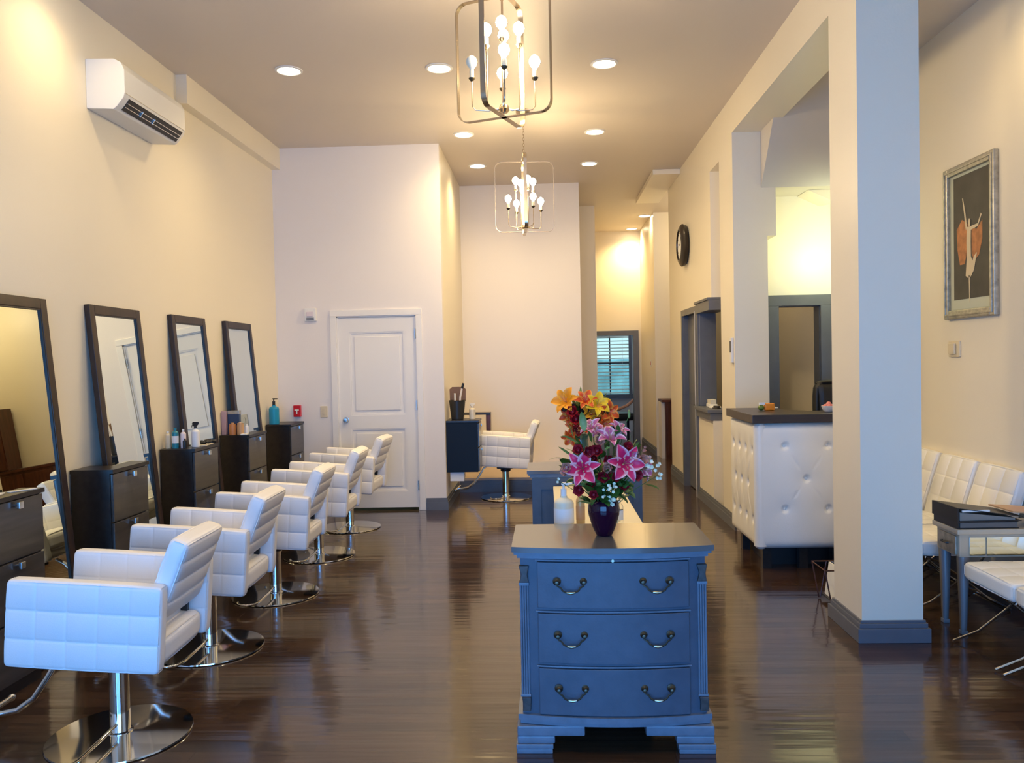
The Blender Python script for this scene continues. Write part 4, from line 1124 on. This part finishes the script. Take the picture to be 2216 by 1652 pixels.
def cluster(root, p, spread, n_, r, m_, name):
    m = MB()
    for k in range(n_):
        q = Vector(p)+Vector([random.uniform(-1, 1)*spread for _ in range(3)])
        Mx = orient(q, (random.uniform(-.5, .5), -1, random.uniform(-.3, .8)), random.random()*3)
        for j in range(5): m.petal(Mx @ Matrix.Rotation(j*2*PI/5, 4, 'Z') @ Matrix.Rotation(-.6, 4, 'Y'), r, r*.8, curl=.3, n=3, cup=.3)
        m.sphere(q, r*.25, (1, 1, 1), 6)
    return obj(name, m, m_, root, sharp=3)
def leaf(root, p, d, L, W, m_=None, name='leaf', curl=.5):
    d = Vector(d).normalized(); side = d.cross(Vector((0, 0, 1))).normalized(); up = side.cross(d)
    R = Matrix((d, side, up)).transposed().to_4x4()
    m = MB().petal(Matrix.Translation(p) @ R @ Matrix.Rotation(random.uniform(-.5, .5), 4, 'X'), L, W, curl=curl, n=7, cup=-.2)
    return obj(name, m, m_ or GREEN, root, sharp=3)
def stem(root, p0, p1, r=.0022, m_=None):
    a, b = Vector(p0), Vector(p1); c = a.lerp(b, .5)+Vector((0, 0, .02))
    return obj('stem', MB().tube([a, c, b], r, 6), m_ or STEM, root)

# vase 1
VX, VY, VZ = .232, 3.33, .8125
vs = thing('vase', 'glossy dark purple glass vase on the foreground dresser', 'vase', (VX, VY, VZ))
obj('glass_body', MB().lathe([(0, 0), (.030, 0), (.034, .004), (.050, .040), (.063, .085), (.066, .110), (.062, .135), (.054, .146), (.050, .144), (.058, .130), (.061, .108), (.046, .045), (.030, .012), (0, .010)], 48), PURPLE, vs)
bq = thing('flower_bouquet', 'bouquet of pink lilies, red roses and white blossoms in the purple vase', 'flowers', (VX, VY, VZ+.07))
# local coordinates: metres from vase mouth; camera is towards -y
def P1(px, py, dy=0):  # position from the bouquet's own layout grid (1 unit = 1 m at the bouquet)
    return Vector(((px-1307)/1750*3.33, dy, (1152-py)/1750*3.33-.07))
def D(x, z, y=-1): return Vector((x, y, z)).normalized()
F1 = [('l', 1262, 1003, -.06, D(-.15, .25), .070, PINKP, .2), ('l', 1347, 992, -.07, D(.25, .15), .072, PINKP, .9), ('l', 1322, 948, -.02, D(.1, .9, -.5), .060, MAGP, .5),
      ('l', 1285, 925, .01, D(-.3, .8, -.4), .048, MAGP, .1), ('r', 1293, 968, -.05, D(-.1, .3), .036, ROSER, 0), ('r', 1305, 1018, -.07, D(0, 0), .034, ROSER, 0),
      ('r', 1257, 1045, -.07, D(-.4, -.1), .034, ROSER, 0), ('r', 1372, 1018, -.04, D(.5, -.1), .032, ROSER, 0), ('r', 1256, 968, -.03, D(-.3, .5), .032, ROSER, 0),
      ('r', 1385, 990, -.02, D(.6, .3), .030, CORAL, 0), ('r', 1310, 1002, -.09, D(.1, .1), .024, CORAL, 0), ('r', 1230, 1010, -.03, D(-.8, .2), .028, CORAL, 0)]
for (k, px, py, dy, d, s, m_, rl) in F1:
    p = P1(px, py, dy)
    if k == 'l': lily(bq, p, d, s, m_, 'lily', rl)
    else: rose(bq, p, d, s, m_)
    stem(bq, (0, 0, .0), p-Vector(d)*.012)
for (px, py, dy, sp, n_, r, m_, nm) in ((1322, 1040, -.09, .018, 9, .011, WHITEP, 'white_blossom'), (1310, 1055, -.085, .014, 5, .010, WHITEP, 'white_blossom'), (1420, 1005, -.01, .013, 5, .013, WHITEP, 'white_blossom'),
                                       (1424, 1024, -.02, .012, 5, .012, WHITEP, 'white_blossom'), (1206, 1030, -.02, .008, 3, .010, WHITEP, 'white_blossom'), (1400, 985, 0, .016, 6, .012, mat('peach_petal', (.70, .42, .32), .5), 'peach_blossom'),
                                       (1368, 970, .0, .016, 7, .010, CORAL, 'coral_blossom'), (1395, 968, .01, .010, 4, .010, CORAL, 'coral_blossom'), (1316, 962, -.07, .008, 4, .008, GREENL, 'green_bud'), (1240, 1000, -.02, .014, 5, .010, CORAL, 'coral_blossom')):
    cluster(bq, P1(px, py, dy), sp, n_, r, m_, nm); stem(bq, (0, 0, 0), P1(px, py, dy+.02), .0015)
rl_ = random.Random(3)
for k in range(110):
    a = rl_.uniform(0, 2*PI); el = rl_.uniform(-.25, .9); r0 = rl_.uniform(.02, .07)
    d = Vector((math.cos(a)*math.cos(el), math.sin(a)*math.cos(el), math.sin(el)))
    p = Vector((0, 0, .07))+Vector((d.x*r0, d.y*r0, rl_.uniform(-.01, .14)))
    leaf(bq, p, d, rl_.uniform(.05, .085), rl_.uniform(.026, .044), GREEN if rl_.random() < .75 else GREENL, curl=rl_.uniform(.2, .7))
for (px, py, dx, dz, L) in ((1268, 925, -.15, 1, .09), (1255, 950, -.9, .25, .09), (1235, 985, -.75, -.1, .10), (1245, 940, -.55, .85, .085), (1262, 990, -.9, .55, .10), (1380, 1030, .9, -.25, .09), (1395, 1040, .9, -.5, .07), (1340, 1060, .5, -.8, .06), (1290, 1062, -.3, -.9, .055), (1345, 1055, .75, -.5, .07)):
    leaf(bq, P1(px, py, -.02), Vector((dx, -.25, dz)), L, .020 if abs(dx) > .5 else .03, GREEN if px > 1270 else GREENL, curl=.5)
# tall closed bud on the right
p = P1(1366, 895, .02); stem(bq, P1(1345, 960, .0), p, .0014); obj('lily_bud', MB().lathe([(0, -.012), (.005, -.006), (.006, .008), (.003, .022), (0, .026)], 12, Matrix.Translation(p)), GREENL, bq)
# vase 2 with orange and yellow flowers
V2 = (.235, 5.42, .8125)
v2 = thing('vase', 'green vase on the far dresser, hidden behind the pink bouquet', 'vase', V2)
obj('glass_body', MB().lathe([(0, 0), (.04, 0), (.05, .01), (.055, .12), (.045, .19), (.055, .22), (.050, .22), (.040, .19), (.048, .12), (.04, .012), (0, .010)], 32), mat('green_glass', (.03, .09, .05), .1, coat=.4), v2)
b2 = thing('flower_bouquet', 'bouquet of orange lilies, sunflower petals and a yellow bloom on the far dresser', 'flowers', (V2[0], V2[1], V2[2]+.15))
rl2 = random.Random(11)
for (px, py, m_) in ((1280, 1040, ROSER), (1350, 1045, ROSER), (1330, 1015, CORAL), (1290, 985, ROSER), (1245, 1020, CORAL), (1355, 962, ROSER), (1300, 945, CORAL), (1375, 1000, CORAL), (1320, 985, ROSER)):
    p = P1(px, py, rl2.uniform(-.03, .02)); rose(bq, p, D(rl2.uniform(-.4, .4), rl2.uniform(-.1, .4)), .030, m_); stem(bq, (0, 0, 0), p, .0015)
for (px, py, m_, nm, n_, sp) in ((1300, 1035, GREENL, 'green_filler', 8, .022), (1345, 1030, GREEN, 'green_filler', 8, .022), (1270, 1025, GREENL, 'green_filler', 7, .02), (1322, 1075, WHITEP, 'white_blossom', 6, .012), (1312, 1012, ROSER, 'red_blossom', 6, .014), (1378, 985, CORAL, 'coral_blossom', 7, .018), (1232, 1008, CORAL, 'coral_blossom', 5, .012), (1405, 1000, WHITEP, 'white_blossom', 5, .014)):
    cluster(bq, P1(px, py, -.05), sp, n_, .015, m_, nm)
for (px, py, dy, d, s_) in ((1300, 935, .02, D(-.2, .8, -.4), .04), (1390, 1010, 0, D(.8, .1, -.6), .045), (1340, 930, .02, D(.4, .8, -.4), .045)):
    p = P1(px, py, dy); lily(bq, p, d, s_, MAGP, 'lily', .4); stem(bq, (0, 0, 0), p, .0018)
for k in range(60):
    a = rl2.uniform(0, 2*PI); q = math.sqrt(rl2.random())
    px, py = 1312+78*q*math.cos(a), 1005+62*q*math.sin(a)
    d = Vector((math.cos(a)*q+rl2.uniform(-.4, .4), rl2.uniform(-.9, -.1), -math.sin(a)*q+rl2.uniform(-.2, .6)))
    leaf(bq, P1(px, py, rl2.uniform(-.03, .05)), d, rl2.uniform(.045, .075), rl2.uniform(.020, .034), GREEN if rl2.random() < .8 else GREENL, curl=rl2.uniform(.1, .6))
for (px, py, m_, sz) in ((1228, 1000, CORAL, .030), (1270, 962, ROSER, .034), (1318, 1000, CORAL, .028), (1300, 1022, ROSER, .032), (1376, 975, CORAL, .026), (1335, 1022, ROSER, .03), (1284, 1058, ROSER, .028)):
    rose(bq, P1(px, py, -.075), D(rl2.uniform(-.5, .5), rl2.uniform(-.2, .4)), sz, m_)
K = 5.42/1750
def P2(px, py, dy=0): return Vector(((px-1262)*K, dy, (960-py)*K+.02))
for (px, py, d, s, m_, rl) in ((1232, 872, D(-.5, .6), .105, SUNP, .2), (1238, 900, D(-.3, .1), .075, ORGP, .4), (1250, 922, D(-.1, -.2), .075, ORGP, .8), (1272, 872, D(0, .8), .085, ORGP, .1),
                               (1283, 892, D(.1, .1), .080, SUNP, .6), (1297, 880, D(.2, .5), .095, YELP, .3), (1318, 895, D(.7, .2), .085, ORGP, .5), (1308, 918, D(.6, -.1), .075, ORGP, .0), (1240, 945, D(-.3, -.5), .07, ORGP, .9)):
    p = P2(px, py, -.06); lily(b2, p, d, s, m_, 'lily' if m_ is not SUNP else 'sunflower', rl, .9); stem(b2, (0, 0, 0), p-Vector(d)*.02, .003)
for (px, py) in ((1226, 885), (1246, 880), (1270, 905), (1316, 892)): obj('seed_centre', MB().sphere(P2(px, py, -.085), .020, (1, .5, 1), 12), DARKC, b2)
for (px, py) in ((1245, 892), (1252, 908)): rose(b2, P2(px, py, -.11), D(-.2, .2), .055, ROSER)
for (px, py, m_) in ((1262, 892, DARKC), (1290, 912, ROSER), (1262, 915, ORGP), (1300, 905, ORGP), (1250, 935, ROSER), (1275, 930, ORGP)):
    rose(b2, P2(px, py, -.05), D(rl2.uniform(-.4, .4), .3), .055, m_)
for k in range(44):
    a = rl_.uniform(0, 2*PI); el = rl_.uniform(.0, 1.3); d = Vector((math.cos(a)*math.cos(el), math.sin(a)*math.cos(el), math.sin(el)))
    leaf(b2, P2(1270, 925, 0)+d*.03, d, rl_.uniform(.11, .20), rl_.uniform(.03, .05), GREEN if rl_.random() < .6 else GREENL, curl=.3)
for (px, py, dx, dz) in ((1262, 850, -.1, 1), (1300, 862, .3, 1), (1308, 862, .7, .8), (1258, 862, -.2, 1)): leaf(b2, P2(px, py+14, -.02), Vector((dx, -.1, dz)), .075, .02, GREENL, curl=.1)

# ================================================================== daylight and world
wd = bpy.data.worlds.new('World'); S.world = wd; wd.use_nodes = True
nt = wd.node_tree; bg = nt.nodes['Background']; L = nt.links.new
tc = nt.nodes.new('ShaderNodeTexCoord'); sp = nt.nodes.new('ShaderNodeSeparateXYZ'); L(tc.outputs['Generated'], sp.inputs[0])
mr = nt.nodes.new('ShaderNodeMapRange'); mr.inputs['From Min'].default_value = -.70; mr.inputs['From Max'].default_value = -.40
L(sp.outputs['Y'], mr.inputs['Value'])
mx = nt.nodes.new('ShaderNodeMix'); mx.data_type = 'RGBA'
mx.inputs[6].default_value = (1.5, 4.9, 12.0, 1)      # open street side, blue daylight
mx.inputs[7].default_value = (.62, .98, 1.05, 1)       # shaded yard behind the building
L(mr.outputs['Result'], mx.inputs[0]); L(mx.outputs[2], bg.inputs['Color']); bg.inputs['Strength'].default_value = 1.0
po = lamp('AREA', 'window_portal', (-.44, YF-.08, 1.25), 1, (1, 1, 1), 3.8, rot=(PI/2, 0, 0), sy=2.1); po.data.cycles.is_portal = True
po.rotation_euler = (-PI/2, 0, 0) if False else (PI/2, 0, PI) if False else (PI/2, 0, 0)

# ================================================================== camera
cam = bpy.data.cameras.new('camera'); co = bpy.data.objects.new('camera', cam); COL.objects.link(co); S.camera = co
cam.sensor_width = 36; cam.lens = 1750/2216*36; cam.clip_start = .05; cam.clip_end = 100
r = Vector((0.9989784175236751, 0.04001854013420711, -0.02099137364301752)); u = Vector((0.019927690107956426, 0.02679592863599692, 0.999442277160365))
f_ = Vector((-0.04055870423047526, 0.9988395740328181, -0.025971077318498233))
M = Matrix((r, u, -f_)).transposed().to_4x4(); M.translation = (0, 0, 1.54); co.matrix_world = M

S.view_settings.view_transform = 'Standard'; S.view_settings.look = 'None'; S.view_settings.gamma = 1; S.view_settings.use_curve_mapping = False
S.view_settings.exposure = 0.0
S.cycles.max_bounces = 10; S.cycles.diffuse_bounces = 6; S.cycles.glossy_bounces = 5; S.cycles.transmission_bounces = 6
S.cycles.sample_clamp_indirect = 6; S.cycles.use_denoising = True; S.cycles.caustics_reflective = False; S.cycles.caustics_refractive = False
